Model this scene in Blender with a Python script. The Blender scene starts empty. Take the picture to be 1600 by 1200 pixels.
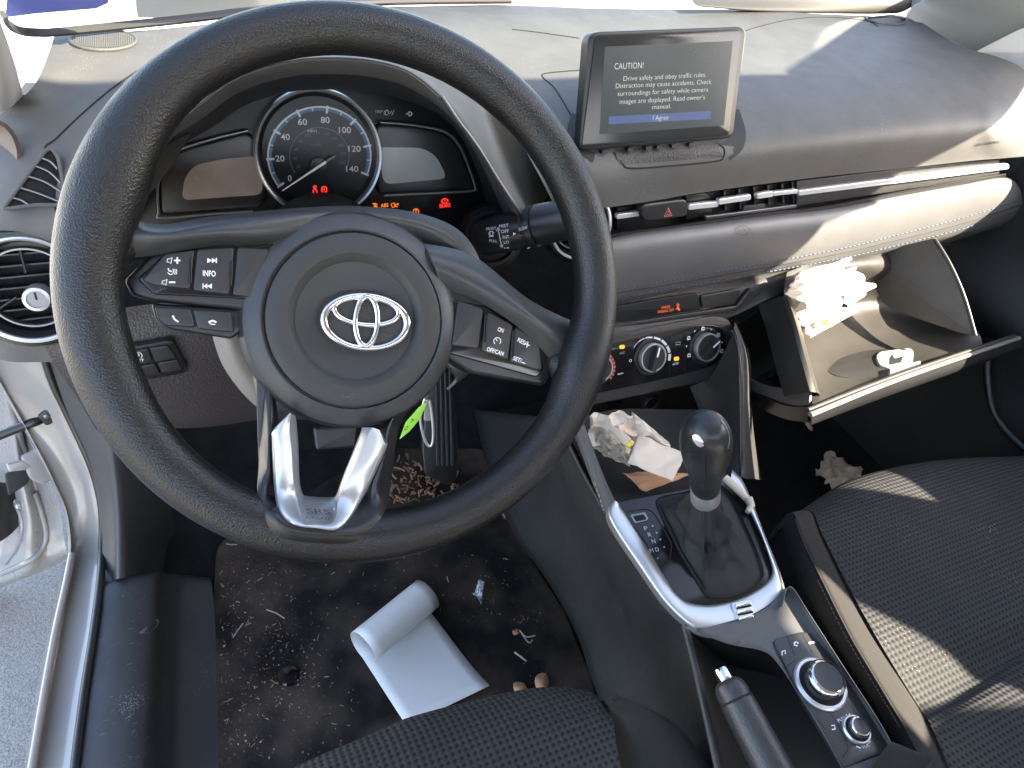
import bpy, bmesh, math, random
import numpy as np
from mathutils import Vector, Matrix, noise
from mathutils.bvhtree import BVHTree
from mathutils.geometry import tessellate_polygon
random.seed(7)
sc = bpy.context.scene
COL = sc.collection
V = Vector
# ------------------------------------------------------------------ camera (x right, y forward, z up, metres; x=0 is the steering axis)
F = 1100.0
_Y = V((150-800, -480-600, F)).normalized()
_X = V((3500-800, 95-600, F)); _X = (_X - _Y*_X.dot(_Y)).normalized()
_Z = _X.cross(_Y)
M3 = Matrix((_X, _Y, _Z))
CAM = V((-0.101, -0.388, 0.956))
def ray(px, py): return (M3 @ V((px-800, py-600, F))).normalized()
def A(px, py, **k):
    d = ray(px, py); (a, v), = k.items(); i = 'xyz'.index(a)
    return CAM + d*((v-CAM[i])/d[i])
class Plane:
    def __init__(s, o, n): s.o = V(o); s.n = V(n).normalized()
    def __call__(s, px, py, h=0.0):
        d = ray(px, py); o = s.o + s.n*h
        return CAM + d*((o-CAM).dot(s.n)/d.dot(s.n))
class Surf:                       # the surface of something already built
    def __init__(s, *obs, fallback=None):
        s.t = []; s.fb = fallback
        for ob in obs:
            vs = [ob.matrix_world @ v.co for v in ob.data.vertices]
            s.t.append(BVHTree.FromPolygons(vs, [tuple(p.vertices) for p in ob.data.polygons]))
    def hit(s, px, py):
        d = ray(px, py); best = None
        for t in s.t:
            r = t.ray_cast(CAM, d)
            if r[0] is not None and (best is None or r[3] < best[3]): best = r
        return best
    def __call__(s, px, py, h=0.0):
        b = s.hit(px, py)
        if b is None: return s.fb(px, py, h) if s.fb else None
        n = b[1]
        if n.dot(ray(px, py)) > 0: n = -n
        return b[0] + n*h
    def normal(s, px, py):
        b = s.hit(px, py)
        if b is None: return s.fb.n.copy()
        n = b[1]
        return -n if n.dot(ray(px, py)) > 0 else n

# ------------------------------------------------------------------ object bookkeeping
def thing(name, label, cat, loc=(0, 0, 0), group=None):
    o = bpy.data.objects.new(name, None); COL.objects.link(o); o.location = loc; o.empty_display_size = .02
    o['label'] = label; o['category'] = cat
    if group: o['group'] = group
    return o
def tag(o, label=None, cat=None, group=None, kind=None):
    if label: o['label'] = label
    if cat: o['category'] = cat
    if group: o['group'] = group
    if kind: o['kind'] = kind
    return o
def world_loc(o):
    p = V((0, 0, 0))
    while o: p += V(o.location); o = o.parent
    return p
def obj(name, verts, faces, mat, parent=None, smooth=True, sharp=None, origin=None):
    verts = [V(v) for v in verts]
    if origin is None:
        origin = sum(verts, V((0, 0, 0)))/max(1, len(verts))
    base = world_loc(parent) if parent else V((0, 0, 0))
    me = bpy.data.meshes.new(name)
    me.from_pydata([tuple(v-origin) for v in verts], [], faces)
    me.validate(); me.update()
    ms = mat if isinstance(mat, (list, tuple)) else [mat]
    for m in ms: me.materials.append(m)
    o = bpy.data.objects.new(name, me); COL.objects.link(o)
    if parent: o.parent = parent
    o.location = origin - base
    o.matrix_world = Matrix.Translation(origin)
    if parent:
        o.matrix_parent_inverse = Matrix.Identity(4); o.location = origin-base
    if smooth:
        me.shade_smooth()
        if sharp is not None:
            me.set_sharp_from_angle(angle=math.radians(sharp))
    return o
class MB:
    """collects shapes, links them as one mesh"""
    def __init__(s): s.v = []; s.f = []; s.mi = []
    def add(s, vs, fs, mi=0):
        b = len(s.v); s.v += [V(v) for v in vs]; s.f += [tuple(i+b for i in f) for f in fs]; s.mi += [mi]*len(fs); return s
    def build(s, name, mat, parent=None, smooth=True, sharp=35):
        o = obj(name, s.v, s.f, mat, parent, smooth, sharp)
        if isinstance(mat, (list, tuple)) and len(o.data.polygons) == len(s.mi):
            for p, m in zip(o.data.polygons, s.mi): p.material_index = m
        return o
# ------------------------------------------------------------------ shapes -> (verts, faces)
def cr(p0, p1, p2, p3, t):
    return 0.5*((2*p1) + (p2-p0)*t + (2*p0-5*p1+4*p2-p3)*t*t + (3*p1-p0-3*p2+p3)*t*t*t)
def spline(pts, n, closed=False):
    out = []; m = len(pts)
    rng = range(m) if closed else range(m-1)
    for i in rng:
        if closed: a, b, c, d = pts[(i-1) % m], pts[i], pts[(i+1) % m], pts[(i+2) % m]
        else: a, b, c, d = pts[max(0, i-1)], pts[i], pts[i+1], pts[min(m-1, i+2)]
        for k in range(n): out.append(cr(a, b, c, d, k/n))
    if not closed: out.append(pts[-1])
    return out
def g_grid(rows, nu=4, nv=4, thick=0.0, closed_u=False):
    rows = [spline([V(p) for p in r], nu, closed_u) for r in rows]
    cols = [spline([r[j] for r in rows], nv) for j in range(len(rows[0]))]
    nc = len(cols); nr = len(cols[0])
    vs = [cols[j][i] for i in range(nr) for j in range(nc)]
    fs = []
    cc = nc if closed_u else nc-1
    for i in range(nr-1):
        for j in range(cc):
            k = (j+1) % nc
            fs.append((i*nc+j, i*nc+k, (i+1)*nc+k, (i+1)*nc+j))
    if thick:
        bm = bmesh.new(); bv = [bm.verts.new(v) for v in vs]
        for f in fs:
            try: bm.faces.new([bv[i] for i in f])
            except ValueError: pass
        bm.normal_update()
        c = sum((f.normal.dot(f.calc_center_median()-CAM) for f in bm.faces))
        s = 1 if c > 0 else -1
        nrm = [v.normal.copy() for v in bm.verts]; bm.free()
        n0 = len(vs)
        vs = vs + [v + nn*s*thick for v, nn in zip(vs, nrm)]
        f2 = [tuple(reversed([i+n0 for i in f])) for f in fs]
        side = []
        for i in range(nr-1):
            if not closed_u:
                a, b = i*nc, (i+1)*nc; side.append((a, b, b+n0, a+n0))
                a, b = i*nc+nc-1, (i+1)*nc+nc-1; side.append((b, a, a+n0, b+n0))
        for j in range(cc):
            k = (j+1) % nc
            side.append((k, j, j+n0, k+n0)); a = (nr-1)*nc; side.append((a+j, a+k, a+k+n0, a+j+n0))
        fs = fs+f2+side
    return vs, fs
def rnd(pts, r, n=5):
    """round the corners of a closed 2-D loop (pixels); r is a number or one per corner"""
    out = []; m = len(pts); P = [V((p[0], p[1])) for p in pts]
    for i in range(m):
        a, b, c = P[i-1], P[i], P[(i+1) % m]
        rr = r[i] if isinstance(r, (list, tuple)) else r
        if rr <= 0: out.append(b); continue
        l1 = min(rr, (a-b).length*.48); l2 = min(rr, (c-b).length*.48)
        s = b+(a-b).normalized()*l1; e = b+(c-b).normalized()*l2
        for k in range(n+1):
            t = k/n; out.append(s*(1-t)**2 + b*2*t*(1-t) + e*t*t)
    return out
def g_slab(loop, n, thick, bevel=0.0, seg=3, inset=0.0):
    """loop: 3-D points of the front face; n: outward normal; body goes back along -n"""
    n = V(n).normalized()
    L = [V(p) for p in loop]
    nn = V((0, 0, 0))
    for i in range(len(L)): nn += (L[i-1]).cross(L[i])
    if nn.dot(n) < 0: L.reverse()
    m = len(L)
    rings = []
    def off(d, h):
        out = []
        for i in range(m):
            a, b, c = L[i-1], L[i], L[(i+1) % m]
            t1 = (b-a); t2 = (c-b)
            t1 = t1.normalized() if t1.length > 1e-9 else t2.normalized(); t2 = t2.normalized() if t2.length > 1e-9 else t1
            o1 = t1.cross(n); o2 = t2.cross(n)      # outward
            o = (o1+o2); k = max(.35, o.length*.5); o = o.normalized()/k if o.length > 1e-6 else o1
            out.append(b - o*d + n*h)
        return out
    if bevel > 0:
        for k in range(seg+1):
            a = math.pi/2*k/seg
            rings.append(off(bevel*(1-math.sin(a)) , -bevel*(1-math.cos(a))))
        # k=0 is the inner front ring; k=seg outermost
    else:
        rings.append(off(0, 0))
    rings.append(off(0, -thick))
    vs = [p for r in rings for p in r]; fs = []
    tri = tessellate_polygon([rings[0]])
    for t in tri: fs.append(tuple(t))
    for r in range(len(rings)-1):
        for i in range(m):
            j = (i+1) % m
            fs.append((r*m+i, (r+1)*m+i, (r+1)*m+j, r*m+j))
    fixed = []
    for f in fs[:len(tri)]:
        a, b, c = [vs[i] for i in f]
        fixed.append(f if (b-a).cross(c-a).dot(n) > 0 else f[::-1])
    b0 = (len(rings)-1)*m
    back = [tuple(reversed([i+b0 for i in f])) for f in fixed]
    return vs, fixed+fs[len(tri):]+back
def g_tube(path, r, seg=10, closed=False, cap=True, oval=None, up=None):
    P = [V(p) for p in path]; m = len(P)
    R = r if isinstance(r, (list, tuple)) else [r]*m
    vs = []; fs = []
    prev = None
    for i in range(m):
        if closed: t = P[(i+1) % m]-P[i-1]
        else: t = P[min(m-1, i+1)]-P[max(0, i-1)]
        t = t.normalized() if t.length > 1e-9 else V((0, 0, 1))
        if up is not None: s = t.cross(V(up)); 
        elif prev is None: s = t.cross(V((0.13, 0.21, 1)))
        else: s = prev - t*prev.dot(t)
        if s.length < 1e-6: s = t.cross(V((1, 0, .1)))
        s.normalize(); prev = s; w = s.cross(t)
        for k in range(seg):
            a = 2*math.pi*k/seg
            ro = oval if oval else 1.0
            vs.append(P[i] + s*math.cos(a)*R[i] + w*math.sin(a)*R[i]*ro)
    n = m if closed else m-1
    for i in range(n):
        for k in range(seg):
            a = i*seg; b = ((i+1) % m)*seg; k2 = (k+1) % seg
            fs.append((a+k, a+k2, b+k2, b+k))
    if cap and not closed:
        fs.append(tuple(reversed(range(seg)))); fs.append(tuple((m-1)*seg+k for k in range(seg)))
    return vs, fs
def frame(n, up=(0, 0, 1)):
    n = V(n).normalized(); r = V(up).cross(n)
    if r.length < 1e-6: r = V((1, 0, 0))
    r.normalize(); return r, n.cross(r), n
def g_lathe(prof, o, n, seg=48, up=(0, 0, 1), sx=1.0, sy=1.0):
    """prof: (radius, height along n)"""
    r, u, n = frame(n, up); o = V(o); vs = []; fs = []
    for (rad, h) in prof:
        for k in range(seg):
            a = 2*math.pi*k/seg
            vs.append(o + r*math.cos(a)*rad*sx + u*math.sin(a)*rad*sy + n*h)
    for i in range(len(prof)-1):
        for k in range(seg):
            k2 = (k+1) % seg
            fs.append((i*seg+k, i*seg+k2, (i+1)*seg+k2, (i+1)*seg+k))
    return vs, fs
def g_box(o, r, u, n, a, b, c):
    o = V(o); vs = [o + V(r)*a*i + V(u)*b*j + V(n)*c*k for k in (-.5, .5) for j in (-.5, .5) for i in (-.5, .5)]
    return vs, [(0, 2, 3, 1), (4, 5, 7, 6), (0, 1, 5, 4), (2, 6, 7, 3), (0, 4, 6, 2), (1, 3, 7, 5)]
# part shortcuts
def grid(name, rows, mat, parent=None, nu=4, nv=4, thick=0.0, sharp=50, closed_u=False):
    v, f = g_grid(rows, nu, nv, thick, closed_u); return obj(name, v, f, mat, parent, True, sharp)
def slab(name, loop, pl, mat, parent=None, h=0.0, thick=.004, bevel=.0008, seg=3, n=None):
    pts = [pl(p[0], p[1], h) for p in loop]
    v, f = g_slab(pts, n if n is not None else pl.n, thick, bevel, seg); return obj(name, v, f, mat, parent, True, 40)
def tube(name, path, r, mat, parent=None, seg=10, closed=False, **k):
    v, f = g_tube(path, r, seg, closed, **k); return obj(name, v, f, mat, parent, True, 50)
def lathe(name, prof, o, n, mat, parent=None, seg=48, **k):
    v, f = g_lathe(prof, o, n, seg, **k); return obj(name, v, f, mat, parent, True, 30)
def disc(o, n, r): return g_lathe([(0.0001, 0), (r, 0), (r, -.0006), (.0001, -.0006)], o, n, 32)

_fontc = {}
def g_text(s, o, r, u, width=None, height=None, align='L', ext=.00025, bold=0.0, shear=0.0):
    cu = bpy.data.curves.new('t', 'FONT'); cu.body = s; cu.size = 1.0; cu.extrude = 0.0; cu.offset = bold; cu.resolution_u = 3; cu.shear = shear
    ob = bpy.data.objects.new('t', cu); COL.objects.link(ob)
    dg = bpy.context.evaluated_depsgraph_get(); dg.update()
    me = bpy.data.meshes.new_from_object(ob.evaluated_get(dg))
    vs = [v.co.copy() for v in me.vertices]; fs = [tuple(p.vertices) for p in me.polygons]
    bpy.data.objects.remove(ob); bpy.data.curves.remove(cu); bpy.data.meshes.remove(me)
    x0 = min(v.x for v in vs); x1 = max(v.x for v in vs); cap = .73
    sy = height/cap if height else None
    sx = width/(x1-x0) if width else sy
    if sy is None: sy = sx
    r = V(r).normalized(); u = V(u).normalized(); n = r.cross(u)
    xs = {'L': x0, 'C': (x0+x1)/2}[align]
    return [V(o) + r*(v.x-xs)*sx + u*v.y*sy + n*ext for v in vs], fs
def ptext(mb, s, p0, p1, hpx, pl, h=.0004, mi=0, bold=0.0, fit=True, shear=0.0):
    """text whose baseline runs from pixel p0 to pixel p1 on a surface, cap height hpx pixels"""
    a = pl(p0[0], p0[1], h); b = pl(p1[0], p1[1], h)
    n = pl.n if hasattr(pl, 'n') else pl.normal((p0[0]+p1[0])/2, (p0[1]+p1[1])/2)
    r = (b-a); w = r.length; r = r.normalized(); u = n.cross(r)
    mid = (a+b)/2; sc_ = (mid-CAM).length/F   # metres per pixel there
    v, f = g_text(s, a, r, u, w if fit else None, hpx*sc_*1.02, 'L', .0001, bold, shear)
    mb.add(v, f, mi)
def pline(mb, pts, wpx, pl, h=.0004, mi=0, closed=False, n=3):
    P = [V((p[0], p[1])) for p in pts]
    if len(P) > 2: P = spline(P, n, closed)
    W = [pl(p[0], p[1], h) for p in P]
    nn = pl.n if hasattr(pl, 'n') else None
    vs = []; fs = []
    m = len(W)
    for i in range(m):
        a = W[(i-1) % m] if closed else W[max(0, i-1)]; b = W[(i+1) % m] if closed else W[min(m-1, i+1)]
        t = (b-a).normalized(); k = nn if nn else pl.normal(P[i][0], P[i][1])
        s = t.cross(k).normalized(); hw = wpx*.5*(W[i]-CAM).length/F
        vs += [W[i]-s*hw, W[i]+s*hw]
    for i in range(m if closed else m-1):
        j = (i+1) % m; fs.append((2*i, 2*i+1, 2*j+1, 2*j))
    mb.add(vs, fs, mi)
def circ(c, rx, ry=None, n=40, a0=0, a1=360, rot=0):
    ry = ry or rx; out = []
    full = abs(a1-a0) >= 360
    for k in range(n if full else n+1):
        a = math.radians(a0+(a1-a0)*k/n); x = rx*math.cos(a); y = -ry*math.sin(a); q = math.radians(rot)
        out.append((c[0]+x*math.cos(q)-y*math.sin(q), c[1]+x*math.sin(q)+y*math.cos(q)))
    return out

# ------------------------------------------------------------------ materials
def mat(name, col, rough=.5, metal=0.0, spec=.5, bump=None, var=0.0, emit=None, es=1.0, dust=0.0, coat=0.0, varscale=25, dustcol=(.42, .38, .32), sheen=0.0, aniso=0.0):
    """bump: (kind, scale, strength, distance)"""
    m = bpy.data.materials.new(name); m.use_nodes = True; nt = m.node_tree; N = nt.nodes; L = nt.links
    b = N['Principled BSDF']
    b.inputs['Base Color'].default_value = (*col, 1); b.inputs['Roughness'].default_value = rough
    b.inputs['Metallic'].default_value = metal; b.inputs['Specular IOR Level'].default_value = spec
    b.inputs['Coat Weight'].default_value = coat
    b.inputs['Sheen Weight'].default_value = sheen
    if emit: b.inputs['Emission Color'].default_value = (*emit, 1); b.inputs['Emission Strength'].default_value = es
    geo = N.new('ShaderNodeNewGeometry')
    def tex(kind, scale, detail=3, vec=None):
        if kind == 'noise':
            t = N.new('ShaderNodeTexNoise'); t.inputs['Scale'].default_value = scale; t.inputs['Detail'].default_value = detail; o = t.outputs['Fac']
        elif kind == 'voro':
            t = N.new('ShaderNodeTexVoronoi'); t.inputs['Scale'].default_value = scale; t.feature = 'SMOOTH_F1'; t.inputs['Smoothness'].default_value = .4; o = t.outputs['Distance']
        L.new(vec if vec else geo.outputs['Position'], t.inputs['Vector']); return o
    colo = None
    if var:
        t = tex('noise', varscale, 5); mr = N.new('ShaderNodeMapRange'); mr.inputs[1].default_value = .3; mr.inputs[2].default_value = .7
        mr.inputs[3].default_value = 1-var; mr.inputs[4].default_value = 1+var; L.new(t, mr.inputs[0])
        mx = N.new('ShaderNodeMix'); mx.data_type = 'RGBA'; mx.blend_type = 'MULTIPLY'; mx.inputs[0].default_value = 1
        mx.inputs[6].default_value = (*col, 1); L.new(mr.outputs[0], mx.inputs[7]); colo = mx.outputs[2]
        mr2 = N.new('ShaderNodeMapRange'); mr2.inputs[1].default_value = .3; mr2.inputs[2].default_value = .7
        mr2.inputs[3].default_value = max(0, rough-var*.35); mr2.inputs[4].default_value = min(1, rough+var*.35)
        L.new(tex('noise', varscale*2.3, 4), mr2.inputs[0]); L.new(mr2.outputs[0], b.inputs['Roughness'])
    if dust:
        t1 = N.new('ShaderNodeTexVoronoi'); t1.inputs['Scale'].default_value = 330; L.new(geo.outputs['Position'], t1.inputs['Vector'])
        lt = N.new('ShaderNodeMath'); lt.operation = 'LESS_THAN'; L.new(t1.outputs['Distance'], lt.inputs[0])
        nz = tex('noise', 14, 3); pw = N.new('ShaderNodeMapRange'); pw.inputs[1].default_value = .42; pw.inputs[2].default_value = .75
        pw.inputs[3].default_value = 0.0; pw.inputs[4].default_value = .34*dust; L.new(nz, pw.inputs[0]); L.new(pw.outputs[0], lt.inputs[1])
        film = N.new('ShaderNodeMapRange'); film.inputs[1].default_value = .35; film.inputs[2].default_value = .8; film.inputs[3].default_value = 0; film.inputs[4].default_value = .07*dust
        L.new(tex('noise', 8, 6), film.inputs[0])
        ad = N.new('ShaderNodeMath'); ad.operation = 'MAXIMUM'; sc1 = N.new('ShaderNodeMath'); sc1.operation = 'MULTIPLY'; sc1.inputs[1].default_value = .55
        L.new(lt.outputs[0], sc1.inputs[0]); L.new(sc1.outputs[0], ad.inputs[0]); L.new(film.outputs[0], ad.inputs[1])
        mx = N.new('ShaderNodeMix'); mx.data_type = 'RGBA'; L.new(ad.outputs[0], mx.inputs[0])
        if colo: L.new(colo, mx.inputs[6])
        else: mx.inputs[6].default_value = (*col, 1)
        mx.inputs[7].default_value = (*dustcol, 1); colo = mx.outputs[2]
    if colo: L.new(colo, b.inputs['Base Color'])
    if bump:
        kind, scale, strg, dist = bump
        bp = N.new('ShaderNodeBump'); bp.inputs['Strength'].default_value = strg; bp.inputs['Distance'].default_value = dist
        if kind in ('noise', 'voro'): h = tex(kind, scale, 4)
        elif kind == 'weave':
            mp = N.new('ShaderNodeMapping'); mp.inputs['Rotation'].default_value = (0, 0, .78); mp.inputs['Scale'].default_value = (scale, scale, .1)
            L.new(geo.outputs['Position'], mp.inputs['Vector'])
            sx = N.new('ShaderNodeSeparateXYZ'); L.new(mp.outputs[0], sx.inputs[0])
            def sn(o, ph=0):
                a = N.new('ShaderNodeMath'); a.operation = 'SINE'; q = N.new('ShaderNodeMath'); q.operation = 'ADD'; q.inputs[1].default_value = ph
                L.new(o, q.inputs[0]); L.new(q.outputs[0], a.inputs[0]); return a.outputs[0]
            mu = N.new('ShaderNodeMath'); mu.operation = 'MULTIPLY'; L.new(sn(sx.outputs[0]), mu.inputs[0]); L.new(sn(sx.outputs[1]), mu.inputs[1]); h = mu.outputs[0]
            mr = N.new('ShaderNodeMapRange'); mr.inputs[1].default_value = -.8; mr.inputs[2].default_value = .0; mr.inputs[3].default_value = .34; mr.inputs[4].default_value = 1.15
            L.new(h, mr.inputs[0]); mx = N.new('ShaderNodeMix'); mx.data_type = 'RGBA'; mx.blend_type = 'MULTIPLY'; mx.inputs[0].default_value = 1
            if colo: L.new(colo, mx.inputs[6])
            else: mx.inputs[6].default_value = (*col, 1)
            L.new(mr.outputs[0], mx.inputs[7]); L.new(mx.outputs[2], b.inputs['Base Color'])
        elif kind == 'ribs':
            mp = N.new('ShaderNodeMapping'); mp.inputs['Rotation'].default_value = (0, 0, dist if dist > 1 else 0); L.new(geo.outputs['Position'], mp.inputs['Vector'])
            wv = N.new('ShaderNodeTexWave'); wv.inputs['Scale'].default_value = scale; wv.inputs['Distortion'].default_value = 0; L.new(mp.outputs[0], wv.inputs['Vector']); h = wv.outputs['Fac']
            bp.inputs['Distance'].default_value = .0008
        L.new(h, bp.inputs['Height']); L.new(bp.outputs[0], b.inputs['Normal'])
    return m
def m_emit(name, col, s=1.0):
    return mat(name, (0.01, 0.01, 0.01), .6, emit=col, es=s)
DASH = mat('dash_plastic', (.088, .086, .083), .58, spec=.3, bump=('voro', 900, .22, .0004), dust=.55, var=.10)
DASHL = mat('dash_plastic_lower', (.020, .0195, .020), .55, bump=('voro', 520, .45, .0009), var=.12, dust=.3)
PAD = mat('stitched_leatherette', (.092, .092, .092), .44, bump=('voro', 1100, .22, .0004), var=.08)
THREAD = mat('blue_grey_thread', (.035, .055, .10), .7)
RIM = mat('rim_leatherette', (.0085, .0085, .0085), .36, bump=('voro', 850, .50, .0006), var=.10, spec=.45)
HUB = mat('hub_plastic', (.030, .031, .032), .38, bump=('voro', 1000, .28, .0004), var=.10, dust=.25)
HUBD = mat('hub_center_plastic', (.026, .026, .024), .55, bump=('voro', 1000, .28, .0004), var=.08, dust=.2)
GLOSS = mat('gloss_black', (.006, .006, .007), .14, spec=.4, dust=.2)
SATIN = mat('satin_black', (.010, .010, .011), .35, dust=.15)
MATTE = mat('matte_black', (.012, .012, .012), .7)
BTN = mat('button_rubber', (.022, .022, .023), .38, dust=.35)
BLK = mat('deep_black', (.004, .004, .004), .8)
CHROME = mat('chrome', (.66, .66, .66), .10, metal=1)
SILVER = mat('satin_silver', (.50, .51, .52), .33, metal=.75)
SILVERD = mat('dark_satin_silver', (.20, .205, .215), .36, metal=.8)
WPAINT = mat('white_print', (.75, .75, .75), .6)
GPAINT = mat('grey_print', (.30, .31, .32), .6)
REDP = mat('red_print', (.45, .05, .05), .6)
EMB = mat('embossed_grey', (.085, .085, .085), .5)
EMBD = mat('embossed_dark', (.02, .02, .02), .5)
GLASSD = mat('gauge_black', (.007, .008, .009), .32, spec=.3)
LCD = mat('lcd_grey', (.34, .35, .33), .25, var=.1, varscale=20)
RED = m_emit('red_lamp', (1, .035, .02), .17)
AMB = m_emit('amber_lamp', (1, .22, .01), .14)
CARPET = mat('carpet_black', (.011, .011, .011), .95, spec=.15, bump=('noise', 900, .8, .002), var=.35, varscale=30)
FABRIC = mat('seat_mesh_fabric', (.028, .0285, .030), .8, spec=.2, bump=('weave', 760, .6, .0010), dust=.5)
BOLST = mat('seat_bolster_fabric', (.018, .0165, .0155), .85, spec=.2, bump=('noise', 1500, .4, .0006), sheen=.05, dust=.15)
BOOT = mat('boot_leatherette', (.017, .017, .018), .68, spec=.3, bump=('voro', 1300, .2, .0004))
PAINT = mat('white_car_paint', (.42, .415, .41), .22, coat=.8, var=.03, varscale=6)
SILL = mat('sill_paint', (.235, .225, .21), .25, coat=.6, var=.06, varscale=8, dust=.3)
RUBBER = mat('rubber_seal', (.012, .012, .012), .35)
PAPER = mat('glossy_paper', (.60, .60, .60), .35)
NAPK = mat('napkin_paper', (.66, .57, .47), .85, var=.08, bump=('noise', 300, .3, .001))
NAPW = mat('white_tissue', (.52, .46, .36), .85, var=.05)
TAN = mat('tan_leaf', (.42, .24, .13), .8, var=.2, varscale=80)
STRAW = mat('straw', (.26, .16, .085), .8)
STRAW2 = mat('pale_straw', (.36, .30, .23), .8)
BROWN = mat('brown_crumb', (.16, .07, .035), .85)
TRIMB = mat('beige_pillar_trim', (.42, .40, .37), .6, bump=('noise', 700, .2, .0004))
GREEN = mat('green_tag', (.28, .62, .06), .5)
BLUE = mat('blue_print', (.05, .07, .42), .5)
HEADL = mat('headliner', (.45, .43, .40), .9)
TUBE = mat('column_cover_plastic', (.20, .185, .165), .5, bump=('voro', 700, .3, .0005))
LINER = mat('glove_box_plastic', (.030, .028, .025), .42, dust=.3, var=.1, bump=('noise', 600, .1, .0003))

# ================================================================== STEERING WHEEL
W = V((0, 0, .68)); WN = V((-.0237, -.80, .60)).normalized()
WU = (V((1, 0, 0))-WN*WN.x).normalized(); WV = WN.cross(WU)
WP = Plane(W, WN)
def w_at(u, v, h): return W + WU*u + WV*v + WN*h
def steering_wheel():
    t = thing('steering_wheel', 'black grained leatherette steering wheel with oval chrome emblem, turned slightly to the right', 'steering wheel', W - WN*.06)
    # rim
    n = 144; vs = []; fs = []; seg = 28
    def bulge(a, c, w): 
        d = (a-c+180) % 360-180; return math.exp(-(d/w)**2)
    for i in range(n):
        a = 360*i/n; ar = math.radians(a)
        rr = .0160 + .0048*bulge(a, 152, 17) + .0012*bulge(a, 185, 16) + .0030*bulge(a, 334, 10) + .0010*bulge(a, 270, 40) + .0015*bulge(a, 192, 25)+.001*bulge(a, 248, 18)
        Rc = .185 - rr
        c = w_at(math.cos(ar)*Rc, math.sin(ar)*Rc, 0); o = (WU*math.cos(ar)+WV*math.sin(ar))
        dz = rr*1.02
        for k in range(seg):
            b = 2*math.pi*k/seg
            x = math.cos(b); y = math.sin(b)
            flat = 1-.05*max(0, y)**4
            vs.append(c + o*x*rr*flat + WN*y*dz*flat)
    for i in range(n):
        j = (i+1) % n
        for k in range(seg):
            l = (k+1) % seg; fs.append((i*seg+k, j*seg+k, j*seg+l, i*seg+l))
    rim = obj('rim', vs, fs, RIM, t, True, None)
    RS = Surf(rim, fallback=WP)
    rimv = set()
    # column housing behind hub
    hc = WP(556, 501, -.004)
    lathe('hub_back', [(.045, -.055), (.06, -.04), (.068, -.02), (.069, -.008)], hc, WN, SATIN, t, 64)
    # hub cover: outer ring, seam, inner pad
    prof = [(.0735, -.030), (.0752, -.020), (.0745, -.012), (.0715, -.005), (.066, -.001), (.0612, .0005), (.0600, -.0004), (.0595, -.003), (.0588, -.003)]
    hub = lathe('hub_cover', prof, hc, WN, HUB, t, 96)
    ic = hc + WU*.0005
    lathe('airbag_pad', [(.0588, -.0022), (.0582, .0004), (.056, .0016), (.050, .0024), (.0450, .0024), (.0425, .0006), (.0395, -.0026), (.034, -.0040), (.0, -.0042)], ic, WN, HUBD, t, 96)
    # lower skirt of hub
    # emblem: outer ellipse, two inner ellipses
    ER = (WU*math.cos(math.radians(-12))+WV*math.sin(math.radians(-12))); EU = WN.cross(ER)
    ec = WP(571, 503, -.0055)+WN*.0022
    mb = MB()
    def ell(cx, cy, rx, ry, w, h, lift=0, n=72, wv=0.0):
        p = []; R = []
        for k in range(n):
            a = 2*math.pi*k/n
            p.append(ec + ER*(cx+rx*math.cos(a)) + EU*(cy+ry*math.sin(a)) + WN*(lift)); R.append(w*(1+wv*math.cos(2*a)))
        v, f = g_tube(p, R, 12, True, up=WN); mb.add(v, f)
    ell(0, 0, .0280, .0178, .0025, 1, .0008, wv=.22)
    ell(0, .0072, .0215, .0092, .0019, 1, .0010)
    ell(0, .0004, .0074, .0165, .0021, 1, .0014)
    mb.build('emblem', CHROME, t)
    lathe('emblem_recess', [(.0305, .0), (.031, .0006), (.0, .0006)], ec-WN*.0012, WN, HUBD, t, 64, up=EU, sy=.66)
    # spokes -----------------------------------------------------------
    sp = MB()
    # upper shell of left spoke and right spoke as lofted strips
    L = lambda px, py, h: WP(px, py, h)
    left = [[L(170, 320, -.014), L(240, 350, -.014), L(330, 338, -.014), L(440, 327, -.016), L(540, 322, -.022), L(640, 330, -.028), L(712, 356, -.032), L(748, 402, -.036), L(757, 455, -.04)],
            [L(175, 350, -.002), L(248, 362, .002), L(335, 349, .001), L(440, 338, -.004), L(540, 334, -.016), L(640, 344, -.022), L(702, 370, -.026), L(736, 410, -.03), L(745, 455, -.036)],
            [L(180, 368, .000), L(252, 374, .004), L(340, 367, .003), L(430, 364, -.002), L(540, 350, -.018), L(640, 360, -.024), L(692, 384, -.028), L(722, 418, -.032), L(730, 455, -.038)],
            [L(185, 402, -.006), L(235, 400, -.006), L(330, 385, -.008), L(430, 380, -.012), L(540, 372, -.024), L(640, 380, -.030), L(680, 400, -.034), L(706, 430, -.038), L(712, 455, -.04)]]
    v, f = g_grid(left, 6, 6, .004); sp.add(v, f)
    sp.build('spoke_cover', HUB, t); sp = MB()
    right = [[L(660, 380, -.014), L(740, 400, -.014), L(830, 470, -.012), L(918, 512, -.022)],
             [L(670, 395, -.004), L(745, 425, -.003), L(830, 488, .002), L(908, 545, -.008)],
             [L(680, 420, -.002), L(745, 450, -.001), L(830, 505, .003), L(902, 566, -.008)],
             [L(690, 450, -.010), L(745, 470, -.008), L(820, 520, -.004), L(898, 605, -.016)]]
    v, f = g_grid(right, 6, 6, .004); sp.add(v, f)
    sp.build('spoke_cover', HUB, t)
    # blended grips where spokes meet the rim
    mb = MB()
    v, f = g_tube([L(140, 392, -.004), L(165, 386, -.006), L(192, 382, -.012), L(228, 385, -.018)], [.0195, .0185, .013, .007], 20, up=WN); mb.add(v, f)
    mb.build('rim_junction', RIM, t); mb = MB()
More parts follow.
